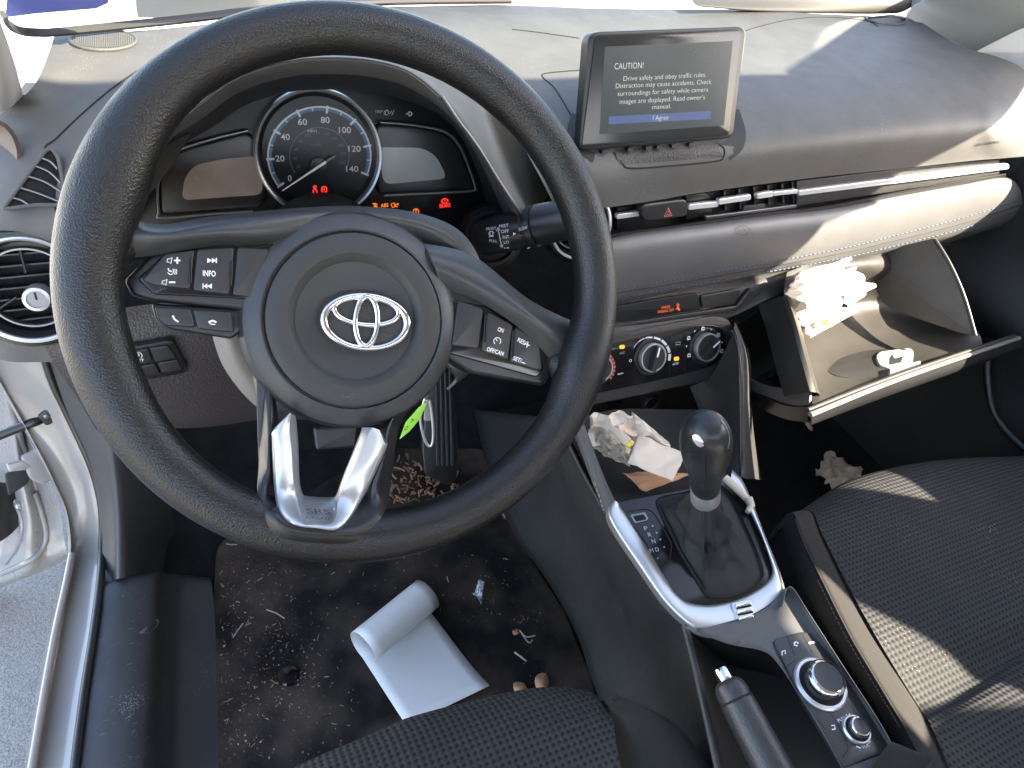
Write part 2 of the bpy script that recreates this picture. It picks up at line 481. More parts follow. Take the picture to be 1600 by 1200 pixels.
    v, f = g_tube([L(925, 570, -.004), L(900, 575, -.005), L(880, 572, -.010), L(855, 560, -.018)], [.0185, .0180, .014, .008], 20, up=WN); mb.add(v, f)
    mb.build('rim_junction', RIM, t)
    # left bezel + buttons
    lb = slab('button_bezel', rnd([(193, 438), (250, 382), (262, 373), (440, 366), (440, 492), (372, 484), (236, 470), (205, 462)], 8), WP, SATIN, t, h=-.010, thick=.022, bevel=.003)
    slab('bezel_lip', rnd([(214, 436), (262, 392), (440, 380), (440, 470), (240, 460)], 6), WP, GLOSS, t, h=-.0085, thick=.003, bevel=.001)
    rb = slab('button_bezel', rnd([(700, 440), (745, 452), (848, 513), (858, 528), (862, 584), (850, 604), (735, 584), (700, 560)], 8), WP, SATIN, t, h=-.010, thick=.022, bevel=.003)
    slab('bezel_lip', rnd([(700, 468), (760, 478), (842, 520), (850, 580), (838, 590), (700, 552)], 6), WP, GLOSS, t, h=-.0085, thick=.003, bevel=.001)
    bl = []
    def button(loop, h=-.0055, r=5):
        b = slab('button', rnd(loop, r), WP, BTN, t, h=h, thick=.006, bevel=.0012); return b
    b1 = button([(221, 437), (258, 396), (304, 390), (297, 452), (240, 446)])
    b2 = button([(308, 389), (366, 386), (358, 460), (301, 454)])
    b3 = button([(371, 386), (420, 389), (400, 465), (363, 461)], -.0065)
    for x, y in ((298, 423), (361, 427)): slab('button', rnd([(x-4, y+20), (x-2, y-20), (x+3, y-22), (x+2, y+20)], 3), WP, GLOSS, t, h=-.0048, thick=.003, bevel=.0008)
    b4 = slab('button', rnd([(241, 479), (298, 482), (305, 512), (258, 509), (247, 500)], 5), WP, BTN, t, h=-.011, thick=.008, bevel=.0014)
    b5 = slab('button', rnd([(300, 483), (362, 487), (366, 520), (308, 514)], 5), WP, BTN, t, h=-.011, thick=.008, bevel=.0014)
    slab('button_housing', rnd([(236, 474), (376, 482), (380, 515), (362, 530), (262, 514), (242, 498)], 6), WP, SATIN, t, h=-.014, thick=.014, bevel=.002)
    b6 = button([(716, 470), (756, 482), (748, 545), (706, 540)], -.0065)
    b7 = button([(763, 487), (802, 507), (794, 563), (753, 549)])
    b8 = button([(806, 510), (842, 528), (848, 578), (838, 578), (798, 566)])
    for x, y in ((759, 513), (802, 537)): slab('button', rnd([(x-4, y+20), (x-1, y-22), (x+4, y-20), (x+1, y+22)], 3), WP, GLOSS, t, h=-.0048, thick=.003, bevel=.0008)
    # printing
    mb = MB()
    H = -.0053
    ptext(mb, 'INFO', (317, 431), (337, 432), 8, WP, H, bold=.02)
    def tri(pts, h=H, mi=0):
        P = [WP(p[0], p[1], h) for p in pts]; mb.add(P, [tuple(range(len(P)))], mi)
    tri([(324, 403), (324, 411), (331, 407)]); tri([(331, 403), (331, 411), (338, 407)]); tri([(337, 403), (339, 403), (339, 411), (337, 411)])
    tri([(331, 443), (331, 451), (324, 447)]); tri([(324, 443), (324, 451), (318, 447)]); tri([(316.5, 443), (318, 443), (318, 451), (316.5, 451)])
    def spk(x, y, s='+'):
        pline(mb, [(x, y-2.5), (x+3, y-2.5), (x+7, y-5), (x+5, y+5), (x+2, y+2.5), (x-1, y+2.5)], 1.0, WP, H, closed=True, n=1)
        pline(mb, [(x+10, y), (x+20, y)], 2.2, WP, H)
        if s == '+': pline(mb, [(x+15, y-5), (x+15, y+5)], 2.2, WP, H)
    spk(262, 407, '+'); spk(254, 441, '-')
    pline(mb, [(263, 419), (264, 423), (269, 424)], 1.6, WP, H); pline(mb, [(262, 426), (266, 429), (269, 428)], 1.2, WP, H)
    for k in range(3): pline(mb, [(270+k*2.5, 420+k*.3), (271.3+k*2.5, 424+k*.5), (269.7+k*2.5, 428+k*.5)], .9, WP, H)
    HH = -.0106
    pline(mb, [(270, 493), (273, 499), (279, 503)], 2.6, WP, HH)
    pline(mb, [(326, 504), (332, 501), (338, 504)], 2.6, WP, HH); pline(mb, [(328, 506), (336, 507)], 1.4, WP, HH)
    ptext(mb, 'ON', (777, 517), (786, 520), 6.5, WP, H, bold=.02)
    pline(mb, circ((777, 533), 5.5, 5.5, 14, -50, 230), 1.2, WP, H, n=1); pline(mb, [(777, 533), (774, 528)], 1.3, WP, H)
    ptext(mb, 'OFF/CAN', (760, 548), (786, 556), 6.5, WP, H, bold=.02)
    ptext(mb, 'RES/', (808, 533), (821, 540), 6.5, WP, H, bold=.02)
    pline(mb, [(820, 537), (828, 540)], 1.6, WP, H); pline(mb, [(825, 534), (823, 543)], 1.6, WP, H)
    ptext(mb, 'SET/', (801, 562), (814, 567), 6.5, WP, H, bold=.02); pline(mb, [(815, 566), (821, 568)], 1.6, WP, H)
    mb.build('button_symbols', WPAINT, t, False)
    # bottom spoke cover
    def dr(px, py, off, h):          # rests on the rim where there is rim under it
        b = RS.hit(px, py); q = L(px, py, h)
        if b is not None:
            hh = (b[0]-W).dot(WN)
            if hh > h-.004: return L(px, py, max(h, hh+off))
        return q
    A1 = [(392, 575), (402, 640), (404, 720), (402, 775), (412, 815), (435, 842), (490, 852), (560, 849), (598, 815), (608, 775), (614, 730), (627, 660), (655, 630)]
    A2 = [(405, 575), (412, 640), (414, 720), (413, 775), (422, 806), (444, 830), (492, 839), (552, 836), (588, 802), (598, 770), (605, 724), (616, 662), (640, 630)]
    A3 = [(425, 590), (424, 650), (421, 720), (425, 772), (432, 798), (452, 820), (495, 829), (540, 826), (572, 788), (584, 756), (599, 712), (605, 668), (618, 640)]
    A4 = [(440, 600), (440, 660), (440, 720), (442, 765), (446, 785), (462, 806), (495, 812), (530, 808), (556, 770), (570, 745), (588, 705), (594, 672), (608, 650)]
    lo = lambda i, n: .016 if i in (0, n-1) else (.009 if i in (1, n-2) else 0)
    low = [[dr(*p, -.0015, -.014-lo(i, 13)) for i, p in enumerate(A1)], [dr(*p, .0035, -.006-lo(i, 13)) for i, p in enumerate(A2)], [dr(*p, .0045, -.001-lo(i, 13)) for i, p in enumerate(A3)], [dr(*p, .001, -.010-lo(i, 13)) for i, p in enumerate(A4)]]
    v, f = g_grid(low, 6, 5, .003)
    obj('lower_spoke', v, f, SATIN, t, True, None)
    mb = MB()
    v, f = g_slab([WP(*p, -.016) for p in rnd([(400, 590), (445, 610), (462, 645), (455, 700), (470, 775), (430, 780), (404, 720)], 4)], WN, .006, .001); mb.add(v, f)
    v, f = g_slab([WP(*p, -.016) for p in rnd([(560, 640), (640, 620), (660, 640), (612, 730), (590, 790), (535, 780)], 4)], WN, .006, .001)
    mb.build('spoke_back', HUB, t)
    # silver U trim
    outer = [(453, 645), (427, 672), (425, 690), (428, 760), (436, 800), (458, 820), (495, 826), (532, 826), (566, 780), (603, 702), (602, 690), (594, 672)]
    inner = [(455, 647), (452, 672), (455, 700), (458, 750), (464, 775), (474, 815), (496, 818), (521, 814), (530, 778), (548, 745), (575, 680), (582, 668)]
    hidden = [(462, 650), (464, 672), (466, 700), (468, 750), (473, 772), (480, 776), (500, 778), (520, 778), (526, 772), (536, 745), (562, 680), (566, 668)]
    o2 = lambda p, q, u: (p[0]*(1-u)+q[0]*u, p[1]*(1-u)+q[1]*u)
    rows = [[dr(*p, .002, .001) for p in outer], [dr(*o2(p, q, .12), .0070, .004) for p, q in zip(outer, inner)], [dr(*o2(p, q, .45), .0078, .005) for p, q in zip(outer, inner)],
            [dr(*o2(p, q, .9), .0070, .0042) for p, q in zip(outer, inner)], [dr(*p, .0065, .0040) for p in inner]]
    v, f = g_grid(rows, 4, 3)
    mb = MB(); mb.add(v, f)
    rows = [[dr(*p, .0065, .0040) for p in inner], [dr(*o2(p, q, .5), .0045, .000) for p, q in zip(inner, hidden)], [dr(*p, .001, -.0050) for p in hidden], [L(p[0], p[1], -.012) for p in hidden]]
    v, f = g_grid(rows, 4, 3); mb.add(v, f)
    mb.build('silver_trim', SILVER, t, True, 28)
    mb = MB()
    PL = Plane(w_at(0, 0, 0)+WN*0, WN)
    srs = Surf(bpy.data.objects['silver_trim'], fallback=WP)
    a = srs(478, 806, .0003); 
    TP = Plane(srs(496, 797, .0012), srs.normal(496, 797))
    ptext(mb, 'SRS', (480, 802), (517, 804), 12, TP, .0003, bold=.0)
    ptext(mb, 'AIRBAG', (477, 811), (515, 813), 7, TP, .0003, bold=.0)
    mb.build('airbag_lettering', mat('engraved_grey', (.05, .05, .05), .5), t, False)
    # horn mark embossed
    mb = MB(); hp = Plane(ic+WN*.0026, WN)
    pline(mb, [(536, 612), (536, 621), (545, 619), (553, 614), (553, 622), (545, 620)], .9, hp, .0002, n=1); pline(mb, [(538, 620), (548, 621)], .9, hp, .0002)
    mb.build('horn_mark', EMB, t, False)
steering_wheel()

# ================================================================== DASHBOARD
def Yd(px): return .15 + .05*(px-960)/600
dash = thing('dashboard', 'dusty dark grey moulded dashboard with stitched padded band, half in shade and half in sunlight', 'dashboard', (.36, .3, .6))
def build_dash():
    t = dash
    mb = MB()
    zz = [.735, .730, .722, .708, .685]
    # right of the instrument hood
    cols = [[(660, 10), (700, 60), (750, 130), (800, 200), (840, 270), (870, 330)],
            [(780, 8), (810, 60), (850, 120), (890, 190), (920, 260), (945, 320)],
            [(900, 12), (920, 70), (945, 130), (975, 190), (1000, 250), (1015, 310)],
            [(1000, 14), (1015, 70), (1040, 130), (1065, 190), (1085, 245), (1100, 296)],
            [(1150, 15), (1170, 75), (1190, 130), (1215, 180), (1235, 230), (1250, 276)],
            [(1290, 22), (1320, 75), (1345, 125), (1365, 170), (1385, 215), (1400, 260)],
            [(1385, 26), (1435, 72), (1475, 115), (1500, 155), (1515, 200), (1520, 247)],
            [(1412, 27), (1470, 70), (1530, 100), (1550, 145), (1562, 195), (1570, 243)],
            [(1430, 28), (1495, 69), (1565, 91), (1600, 110), (1640, 160), (1650, 235)]]
    rows = []
    for i in range(6):
        rows.append([A(*c[i], z=zz[i]) if i < 5 else A(*c[i], y=Yd(c[i][0])) for c in cols])
    rows.append([A(c[5][0], c[5][1]+3, y=Yd(c[5][0])+.004) for c in cols])
    rows.append([A(c[5][0], c[5][1]+5, y=Yd(c[5][0])+.03) for c in cols])
    v, f = g_grid(rows, 6, 6); mb.add(v, f)
    # left of the hood
    lc = [[(86, 53), (62, 119), (34, 153), (0, 176), (-60, 230), (-120, 330)],
          [(200, 49), (165, 95), (110, 150), (70, 200), (10, 290), (-20, 372)],
          [(300, 40), (270, 100), (200, 170), (150, 240), (100, 310), (60, 376)],
          [(400, 28), (370, 100), (310, 190), (260, 270), (200, 340), (150, 384)]]
    zl = [.735, .728, .718, .700, .672, .640]
    rows = [[A(*c[i], z=zl[i]) for c in lc] for i in range(6)]
    rows.append([A(c[5][0], c[5][1]+40, z=.60) for c in lc])
    rows.append([A(c[5][0]+20, c[5][1]+190, z=.50) for c in lc])
    v, f = g_grid(rows, 6, 6); mb.add(v, f)
    # middle, behind the hood
    mc = [[(390, 30), (400, 70), (380, 130)], [(520, 15), (520, 60), (520, 100)], [(610, 11), (620, 50), (640, 100)], [(670, 10), (710, 60), (760, 130)]]
    rows = [[A(*c[i], z=[.735, .730, .722][i]) for c in mc] for i in range(3)]
    v, f = g_grid(rows, 6, 6); mb.add(v, f)
    top = mb.build('top_pad', DASH, t, True, None)
    TS = Surf(top, fallback=Plane((.36, .3, .7), (0, -.3, .95)))
    # body under it
    v, f = g_box((.43, .42, .60), (1, 0, 0), (0, 1, 0), (0, 0, 1), 1.10, .10, .16)
    obj('dash_core', v, f, BLK, t, False)
    # seams
    def seam(name, pts, r=.0007):
        P = spline([V((p[0], p[1])) for p in pts], 8); W3 = [TS(p[0], p[1], .0001) for p in P]
        W3 = [w for w in W3 if w is not None]
        return tube(name, W3, r, BLK, t, 6)
    seam('seam', [(895, 185), (868, 140), (849, 122), (853, 115), (905, 110)])
    seam('seam', [(1165, 48), (1200, 38), (1240, 30), (1290, 27), (1350, 32), (1372, 42)])
    seam('seam', [(800, 46), (850, 52), (905, 60)])
    seam('seam', [(88, 330), (70, 240), (90, 215), (180, 135), (290, 68), (330, 50)], .0009)
    # speaker grille
    c = (162, 65); n = TS.normal(*c); o = TS(c[0], c[1], .0005)
    r_, u_, n_ = frame(n)
    mbg = MB(); m2 = MB()
    ring = [TS(*p, .0012) for p in circ(c, 51, 15.5, 60)]
    v, f = g_tube(ring, .0016, 8, True); m2.add(v, f)
    loop = [TS(*p, .0008) for p in circ(c, 49, 14, 48)]
    v, f = g_slab(loop, n, .003, 0); mbg.add(v, f)
    for k in range(28):
        x = -46+k*3.4; hh = 13*math.sqrt(max(0, 1-(x/49)**2))
        pts = [TS(c[0]+x+(3 if j > 0 else -3)*0, c[1]+j, .0014) for j in (-hh, 0, hh)]
        v, f = g_tube(pts, .0011, 6); m2.add(v, f)
    gp = mbg.build('speaker_grille', mat('grille_cloth', (.035, .032, .03), .9), t)
    m2.build('grille_ribs', DASH, gp)
    # demister slot at the far right + slot trim
    mbd = MB(); loop = [TS(*p, .001) for p in rnd([(1350, 30), (1395, 24), (1418, 32), (1410, 40), (1372, 38)], 6)]
    v, f = g_tube(loop, .0018, 6, True); mbd.add(v, f); mbd.build('demister_trim', DASH, t)
    # airbag embossing
    mb = MB(); ap = Plane(TS(1540, 225, .001), TS.normal(1540, 225))
    ptext(mb, 'AIRBAG', (1536, 226), (1560, 223), 5, TS, .001); ptext(mb, 'SRS', (1522, 228), (1532, 227), 5, TS, .001)
    mb.build('airbag_lettering', EMBD, t, False)
    # tray, and flat dark patches painted as recess shade beside the screen
    tp = TS
    slab('screen_tray', rnd([(955, 238), (1118, 222), (1132, 226), (1130, 244), (1120, 252), (985, 263), (960, 255)], 8), tp, DASHL, t, h=.0, thick=.003, bevel=.0008, n=TS.normal(1040, 245)) if 0 else None
    tl = [(960, 240), (1040, 232), (1118, 224), (1131, 232), (1126, 248), (1050, 256), (985, 262), (962, 250)]
    mb = MB(); g2 = [[TS(x, 236-(x-950)*.075, .0006) for x in range(962, 1125, 20)], [TS(x, 247-(x-950)*.075, .0012) for x in range(962, 1125, 20)], [TS(x+8, 258-(x-950)*.075, .0006) for x in range(962, 1125, 20)]]
    v, f = g_grid(g2, 3, 3, .0); mb.add(v, f); mb.build('screen_tray', DASHL, t)
    seam('tray_gap', [(958, 238), (972, 255), (986, 263), (1050, 259), (1118, 252), (1130, 246), (1131, 232), (1120, 224)], .0009)
    g = [[TS(x, y, .0006) for x, y in ((905, 180), (897, 205), (905, 225), (930, 240))], [TS(x, y, .0010) for x, y in ((893, 178), (886, 208), (896, 234), (926, 254))]]
    grid('screen_recess_shade', g, MATTE, t, 6, 3)
    g = [[TS(x, y, .0006) for x, y in ((1140, 172), (1142, 200), (1136, 218), (1120, 226))], [TS(x, y, .0010) for x, y in ((1154, 172), (1164, 205), (1160, 232), (1140, 250))]]
    grid('screen_recess_shade', g, MATTE, t, 6, 3)
    # ---------------- recess with vents and chrome strip
    PX = [935, 1000, 1100, 1200, 1300, 1400, 1500, 1572]
    ly = [322, 312, 297, 283, 269, 259, 251, 243]; ty = [372, 361, 348, 335, 323, 303, 285, 274]
    def Ld(px, arr): return float(np.interp(px, PX, arr))
    rows = [[A(x, Ld(x, ly)-4, y=Yd(x)+.03) for x in PX], [A(x, Ld(x, ty)+6, y=Yd(x)+.03) for x in PX]]
    grid('vent_recess', rows, BLK, t, 3, 2)
    rows = [[A(x, Ld(x, ty)+1, y=Yd(x)+.028) for x in PX], [A(x, Ld(x, ty)-3, y=Yd(x)+.002) for x in PX], [A(x, Ld(x, ty)+4, y=Yd(x)-.001) for x in PX]]
    grid('recess_ledge', rows, SATIN, t, 3, 3)
    DP = Plane(A(1200, 310, y=Yd(1200)+.008), (-.07, -.97, .22))
    class DY:   # follows the dash line
        n = V((-.08, -.97, .22)).normalized()
        def __call__(s, px, py, h=0): return A(px, py, y=Yd(px)+.008-h)
    D = DY()
    # panels filling the recess
    slab('strip_panel', [(1245, 283), (1400, 264), (1500, 254), (1562, 249), (1562, 272), (1500, 283), (1381, 302), (1245, 322)], D, DASHL, t, h=-.006, thick=.006, bevel=.0008)
    slab('strip_panel', [(964, 325), (1003, 319), (1003, 352), (964, 360)], D, SATIN, t, h=-.010, thick=.006, bevel=.0008)
    slab('strip_panel', [(1072, 306), (1103, 302), (1112, 312), (1112, 337), (1072, 344)], D, SATIN, t, h=-.010, thick=.006, bevel=.0008)
    v1 = slab('vent_frame', [(1102, 301), (1245, 283), (1245, 324), (1112, 342)], D, BLK, t, h=-.016, thick=.006, bevel=.0005)
    for x in (1132, 1155, 1178, 1200, 1222, 1238):
        slab('vent_blade', [(x-1.2, 303-(x-1100)*.13), (x+1.2, 303-(x-1100)*.13), (x+4, 334-(x-1100)*.13), (x+1, 334-(x-1100)*.13)], D, SATIN, v1, h=-.008, thick=.008, bevel=.0003)
    slab('vent_frame', [(1103, 338), (1245, 320), (1245, 325), (1103, 344)], D, SILVERD, t, h=-.001, thick=.004, bevel=.0006)
    slab('vent_louver', [(1162, 322), (1196, 318), (1194, 330), (1160, 333)], D, DASHL, v1, h=-.006, thick=.004, bevel=.0006)
    STRIP = mat('strip_silver', (.66, .68, .68), .28, metal=.35)
    def bar(nm, x0, y0, x1, y1, w, h=.0, m=STRIP):
        loop = rnd([(x0, y0-w/2), (x1, y1-w/2), (x1, y1+w/2), (x0, y0+w/2)], w*.35)
        slab(nm, loop, D, m, t, h=h, thick=.006, bevel=.001)
    bar('chrome_strip', 964, 339, 1006, 333, 8)
    bar('chrome_strip', 1076, 324, 1123, 319, 9)
    bar('chrome_strip', 1123, 316, 1174, 308, 9, .002)
    bar('chrome_strip', 1183, 307, 1209, 303, 9, .004)
    bar('chrome_strip', 1209, 303, 1247, 299, 7, .001)
    bar('chrome_strip', 1248, 302, 1577, 260, 8.5)
    hb = slab('hazard_button', rnd([(1002, 322), (1012, 318), (1070, 311), (1076, 318), (1073, 338), (1012, 346), (1003, 340)], 6), D, BTN, t, h=.008, thick=.02, bevel=.002)
    mb = MB(); pline(mb, [(1044, 325), (1050, 337), (1038, 338)], 1.5, D, .0085, closed=True, n=1); pline(mb, [(1044, 329.5), (1047, 335), (1041, 335.6)], 1.0, D, .0085, closed=True, n=1)
    mb.build('hazard_symbol', mat('hazard_red', (.75, .15, .16), .5), hb, False)
    # ---------------- stitched pad
    px = [925, 1000, 1100, 1200, 1300, 1400, 1500, 1568, 1592, 1599]
    tp_ = [377, 362, 349, 336, 325, 306, 288, 277, 292, 318]; bt = [480, 466, 447, 429, 411, 392, 369, 350, 342, 332]
    offs = [.004, -.008, -.016, -.019, -.017, -.010, .002]; fr = [0, .06, .25, .5, .74, .92, 1.0]
    rows = [[A(x, tp_[i]+(bt[i]-tp_[i])*0, y=Yd(x)+.025) for i, x in enumerate(px)]]
    for o, q in zip(offs, fr): rows.append([A(x, tp_[i]+(bt[i]-tp_[i])*q, y=Yd(x)+o*(1 if x < 1580 else .6)) for i, x in enumerate(px)])
    rows.append([A(x, bt[i]+10, y=Yd(x)+.045) for i, x in enumerate(px)])
    pad = grid('padded_band', rows, PAD, t, 6, 5, 0, None)
    PS = Surf(pad, fallback=D)
    mb = MB()
    def stitches(p, step=7.0, w=1.7, lead=.62):
        P = spline([V(q) for q in p], 14); L_ = 0; acc = [0]
        for a, b in zip(P, P[1:]): L_ += (b-a).length; acc.append(L_)
        s = 0
        while s < L_-step:
            def at(q):
                i = max(0, min(len(P)-2, int(np.searchsorted(acc, q))-1)); u = (q-acc[i])/max(1e-6, acc[i+1]-acc[i]); return P[i]*(1-u)+P[i+1]*u
            a, b = at(s), at(s+step*lead)
            A_, B_ = PS(a.x, a.y, .0004), PS(b.x, b.y, .0004)
            if A_ and B_:
                v, f = g_tube([A_, (A_+B_)/2+PS.normal(a.x, a.y)*.0004, B_], .00062, 6); mb.add(v, f)
            s += step
    s1 = [(940, 455), (1100, 428), (1300, 391), (1385, 371), (1500, 341), (1592, 313)]
    s2 = [(940, 468), (1100, 442), (1300, 406), (1385, 387), (1500, 358), (1594, 328)]
    stitches(s1); stitches(s2)
    mb.build('stitching', THREAD, pad)
    sm_ = [(940, 461), (1100, 435), (1300, 398.5), (1385, 379), (1500, 350), (1593, 321)]
    P = [PS(p.x, p.y, -.0002) for p in spline([V(q) for q in sm_], 10)]
    tube('pad_seam', [p for p in P if p], .0009, BLK, pad, 6)
    mb = MB(); pline(mb, circ((1160, 360), 12, 7, 16), 1.0, PS, .0003, n=1); pline(mb, [(1153, 357), (1158, 364), (1161, 357), (1167, 365)], .9, PS, .0003, n=1)
    mb.build('embossed_mark', EMBD, pad, False)
    # ---------------- lower fascia
    rows = [[A(920, 470, y=.165), A(1000, 458, y=.165), A(1100, 440, y=.17), A(1200, 425, y=.175), A(1290, 408, y=.18), A(1420, 382, y=.19), A(1560, 350, y=.20)],
            [A(920, 500, y=.15), A(1000, 487, y=.15), A(1100, 468, y=.15), A(1180, 450, y=.155), A(1262, 424, y=.17), A(1400, 392, y=.20), A(1560, 362, y=.22)],
            [A(920, 530, y=.135), A(1000, 514, y=.135), A(1090, 497, y=.135), A(1135, 498, y=.14), A(1221, 458, y=.15), A(1360, 405, y=.21), A(1540, 372, y=.23)]]
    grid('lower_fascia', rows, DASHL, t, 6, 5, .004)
    FP = Plane(A(1050, 490, y=.142), (-.05, -.92, .38))
    slab('fascia_lip', rnd([(940, 510), (1150, 478), (1168, 455), (1174, 450), (1160, 480), (1148, 486), (940, 518)], 3), FP, SATIN, t, h=.003, thick=.006, bevel=.001)
    dw = slab('indicator_window', rnd([(940, 482), (1025, 467), (1090, 458), (1095, 484), (940, 509)], 2), FP, GLASSD, t, h=.001, thick=.004, bevel=.0005)
    slab('fascia_blank', rnd([(1095, 462), (1158, 451), (1150, 475), (1098, 482)], 4), FP, SATIN, t, h=.0015, thick=.004, bevel=.0006)
    mb = MB(); ptext(mb, 'PASS', (1034, 483), (1047, 481), 4.4, FP, .0016, bold=.0); ptext(mb, 'AIRBAG OFF', (1027, 489.5), (1053, 486), 4.4, FP, .0016)
    pline(mb, circ((1059, 476.5), 1.6, 1.8, 8), 1.4, FP, .0016, n=1); pline(mb, [(1058, 480), (1062, 485)], 3, FP, .0016); pline(mb, [(1056, 484), (1062, 476)], 1.0, FP, .0016)
    mb.build('indicator_lettering', m_emit('orange_lamp', (1, .16, .015), .13), dw, False)
build_dash()

# ------------------------------------------------------------------ round vents and corner vent (parts of the dashboard)
def round_vent(px, py, y, R, n, kn, kr):
    o = A(px, py, y=y); n = V(n).normalized()
    v = lathe('round_vent', [(R*1.02, -.02), (R*1.03, 0), (R*.99, .004), (R*.93, .004)], o, n, GLOSS, dash, 72)
    lathe('vent_ring', [(R*.93, .0035), (R*.915, .0062), (R*.88, .0066), (R*.85, .0055), (R*.84, .002)], o, n, SILVER, v, 72)
    lathe('vent_barrel', [(R*.84, .003), (R*.78, -.004), (R*.76, -.02), (.0, -.02)], o, n, BLK, v, 64)
    lathe('vent_inner_ring', [(R*.70, -.006), (R*.69, -.003), (R*.66, -.003), (R*.65, -.007)], o, n, SILVERD, v, 64)
    r_, u_, n_ = frame(n)
    mb = MB()
    for a in (90, 210, 330):
        q = math.radians(a); d = r_*math.cos(q)+u_*math.sin(q)
        vv, ff = g_tube([o+d*.012-n*.004, o+d*R*.68-n*.006], .0011, 8); mb.add(vv, ff)
    for k in range(-3, 4):
        h = R*.66*math.sqrt(max(.02, 1-(k/3.6)**2))
        vv, ff = g_box(o+u_*R*.19*k-n*.014, r_, u_, n, 2*h, .0012, .010); mb.add(vv, ff)
    mb.build('vent_blades', SATIN, v)
    ko = A(kn[0], kn[1], y=y-.012)
    k = lathe('vent_knob', [(kr, -.01), (kr*1.02, .002), (kr*.96, .0042), (kr*.72, .0046), (kr*.68, .0028)], ko, n, SILVER, v, 40)
    lathe('knob_center', [(kr*.69, .003), (.0, .003)], ko, n, SILVERD, v, 32)
    mb = MB(); vv, ff = g_box(ko+n*.0032+u_*kr*.25, r_, u_, n, .0012, kr*.6, .001); mb.add(vv, ff); mb.build('knob_mark', BLK, v)
round_vent(46, 452, .165, .0455, (.0, -.94, .34), (58, 466), .0095)
round_vent(905, 352, .165, .0375, (-.05, -.95, .30), (900, 360), .009)
def corner_vents():
    mb = MB()
    P0 = Plane(A(60, 290, y=.19), (.12, -.80, .58))
    v = slab('corner_vent', rnd([(6, 325), (70, 238), (80, 233), (89, 246), (104, 320), (60, 318)], 6), P0, BLK, dash, h=.006, thick=.014, bevel=.001)
    lp = [P0(p.x, p.y, .008) for p in rnd([(4, 327), (70, 236), (80, 231), (91, 245), (106, 321), (60, 320)], 6)]
    tube('vent_surround', lp, .0016, DASH, v, 8, True)
    for (a, b, c) in [((62, 246), (78, 252), (90, 264)), ((52, 258), (76, 268), (95, 286)), ((40, 274), (70, 284), (99, 302)), ((28, 292), (60, 302), (100, 318)), ((16, 308), (32, 312), (45, 320))]:
        pts = [P0(p.x, p.y, .0075) for p in spline([V(a), V(b), V(c)], 6)]
        vv, ff = g_tube(pts, .0016, 8, oval=.5); mb.add(vv, ff)
    mb.build('vent_blades', SILVERD, v)
    # passenger end vent
    P1 = Plane(A(1585, 150, y=.30), (-.35, -.70, .62)); mb = MB()
    v = slab('corner_vent', rnd([(1560, 132), (1578, 130), (1625, 155), (1630, 215), (1600, 190)], 5), P1, BLK, dash, h=.010, thick=.016, bevel=.001)
    lp = [P1(p.x, p.y, .012) for p in rnd([(1558, 131), (1578, 128), (1628, 153), (1632, 217), (1598, 190)], 5)]
    tube('vent_surround', lp, .0018, DASH, v, 8, True)
    for (a, b) in [((1572, 150), (1600, 146)), ((1585, 166), (1610, 158)), ((1572, 150), (1586, 142)), ((1582, 142), (1592, 170))]:
        vv, ff = g_tube([P1(*a, .0115), P1(*b, .0115)], .0018, 8); mb.add(vv, ff)
    mb.build('vent_blades', SILVERD, v)
corner_vents()
# ------------------------------------------------------------------ knee panel with switches, driver side
def knee_panel():
    rows = [[A(60, 520, y=.20), A(110, 500, y=.20), A(200, 480, y=.195), A(300, 470, y=.195), A(400, 470, y=.20), A(470, 480, y=.21)],
            [A(85, 570, y=.195), A(140, 560, y=.185), A(220, 545, y=.18), A(310, 535, y=.18), A(400, 545, y=.19), A(470, 560, y=.21)],
            [A(120, 620, y=.20), A(170, 610, y=.19), A(240, 612, y=.185), A(320, 610, y=.185), A(400, 615, y=.20), A(470, 620, y=.22)],
            [A(150, 670, y=.22), A(205, 660, y=.21), A(255, 664, y=.205), A(330, 662, y=.205), A(410, 650, y=.22), A(480, 650, y=.24)],
            [A(160, 672, y=.25), A(210, 664, y=.25), A(255, 668, y=.25), A(330, 666, y=.25), A(410, 656, y=.26), A(480, 656, y=.27)]]
    kp = grid('knee_panel', rows, mat('knee_panel_plastic', (.040, .034, .033), .5, bump=('voro', 480, .6, .0011), var=.1), dash, 6, 6, 0, None)
    KP = Plane(A(230, 570, y=.178), Surf(kp).normal(230, 570))
    sw = slab('switch_panel', rnd([(180, 548), (265, 533), (272, 535), (294, 578), (288, 584), (200, 598), (185, 590)], 5), KP, SATIN, kp, h=.003, thick=.006, bevel=.001)
    for lp in [[(165, 554), (194, 549), (202, 571), (170, 577)], [(197, 552), (231, 546), (239, 566), (205, 573)], [(234, 545), (262, 541), (276, 560), (243, 566)],
               [(172, 579), (203, 574), (211, 590), (176, 597)], [(207, 575), (242, 569), (250, 584), (214, 592)], [(246, 568), (277, 563), (284, 578), (254, 583)]]:
        slab('switch_button', rnd(lp, 2.5), KP, BTN, kp, h=.0055, thick=.004, bevel=.0008)
    mb = MB(); ptext(mb, 'SET', (212, 566), (226, 564), 4.5, KP, .0059, bold=.02)
    pline(mb, circ((217, 556), 5, 5, 12, -50, 230), 1.0, KP, .0059, n=1); pline(mb, [(217, 553), (217, 557)], 1.1, KP, .0059)
    mb.build('switch_symbol', WPAINT, kp, False)
    # column tunnel shroud
    rows = [[A(330, 520, y=.15), A(350, 575, y=.14), A(375, 610, y=.135), A(403, 640, y=.13)], [A(346, 500, y=.12), A(362, 560, y=.11), A(388, 605, y=.105), A(410, 632, y=.10)],
            [A(370, 500, y=.10), A(385, 560, y=.09), A(400, 590, y=.09), A(420, 615, y=.09)]]
    return kp
knee_panel()

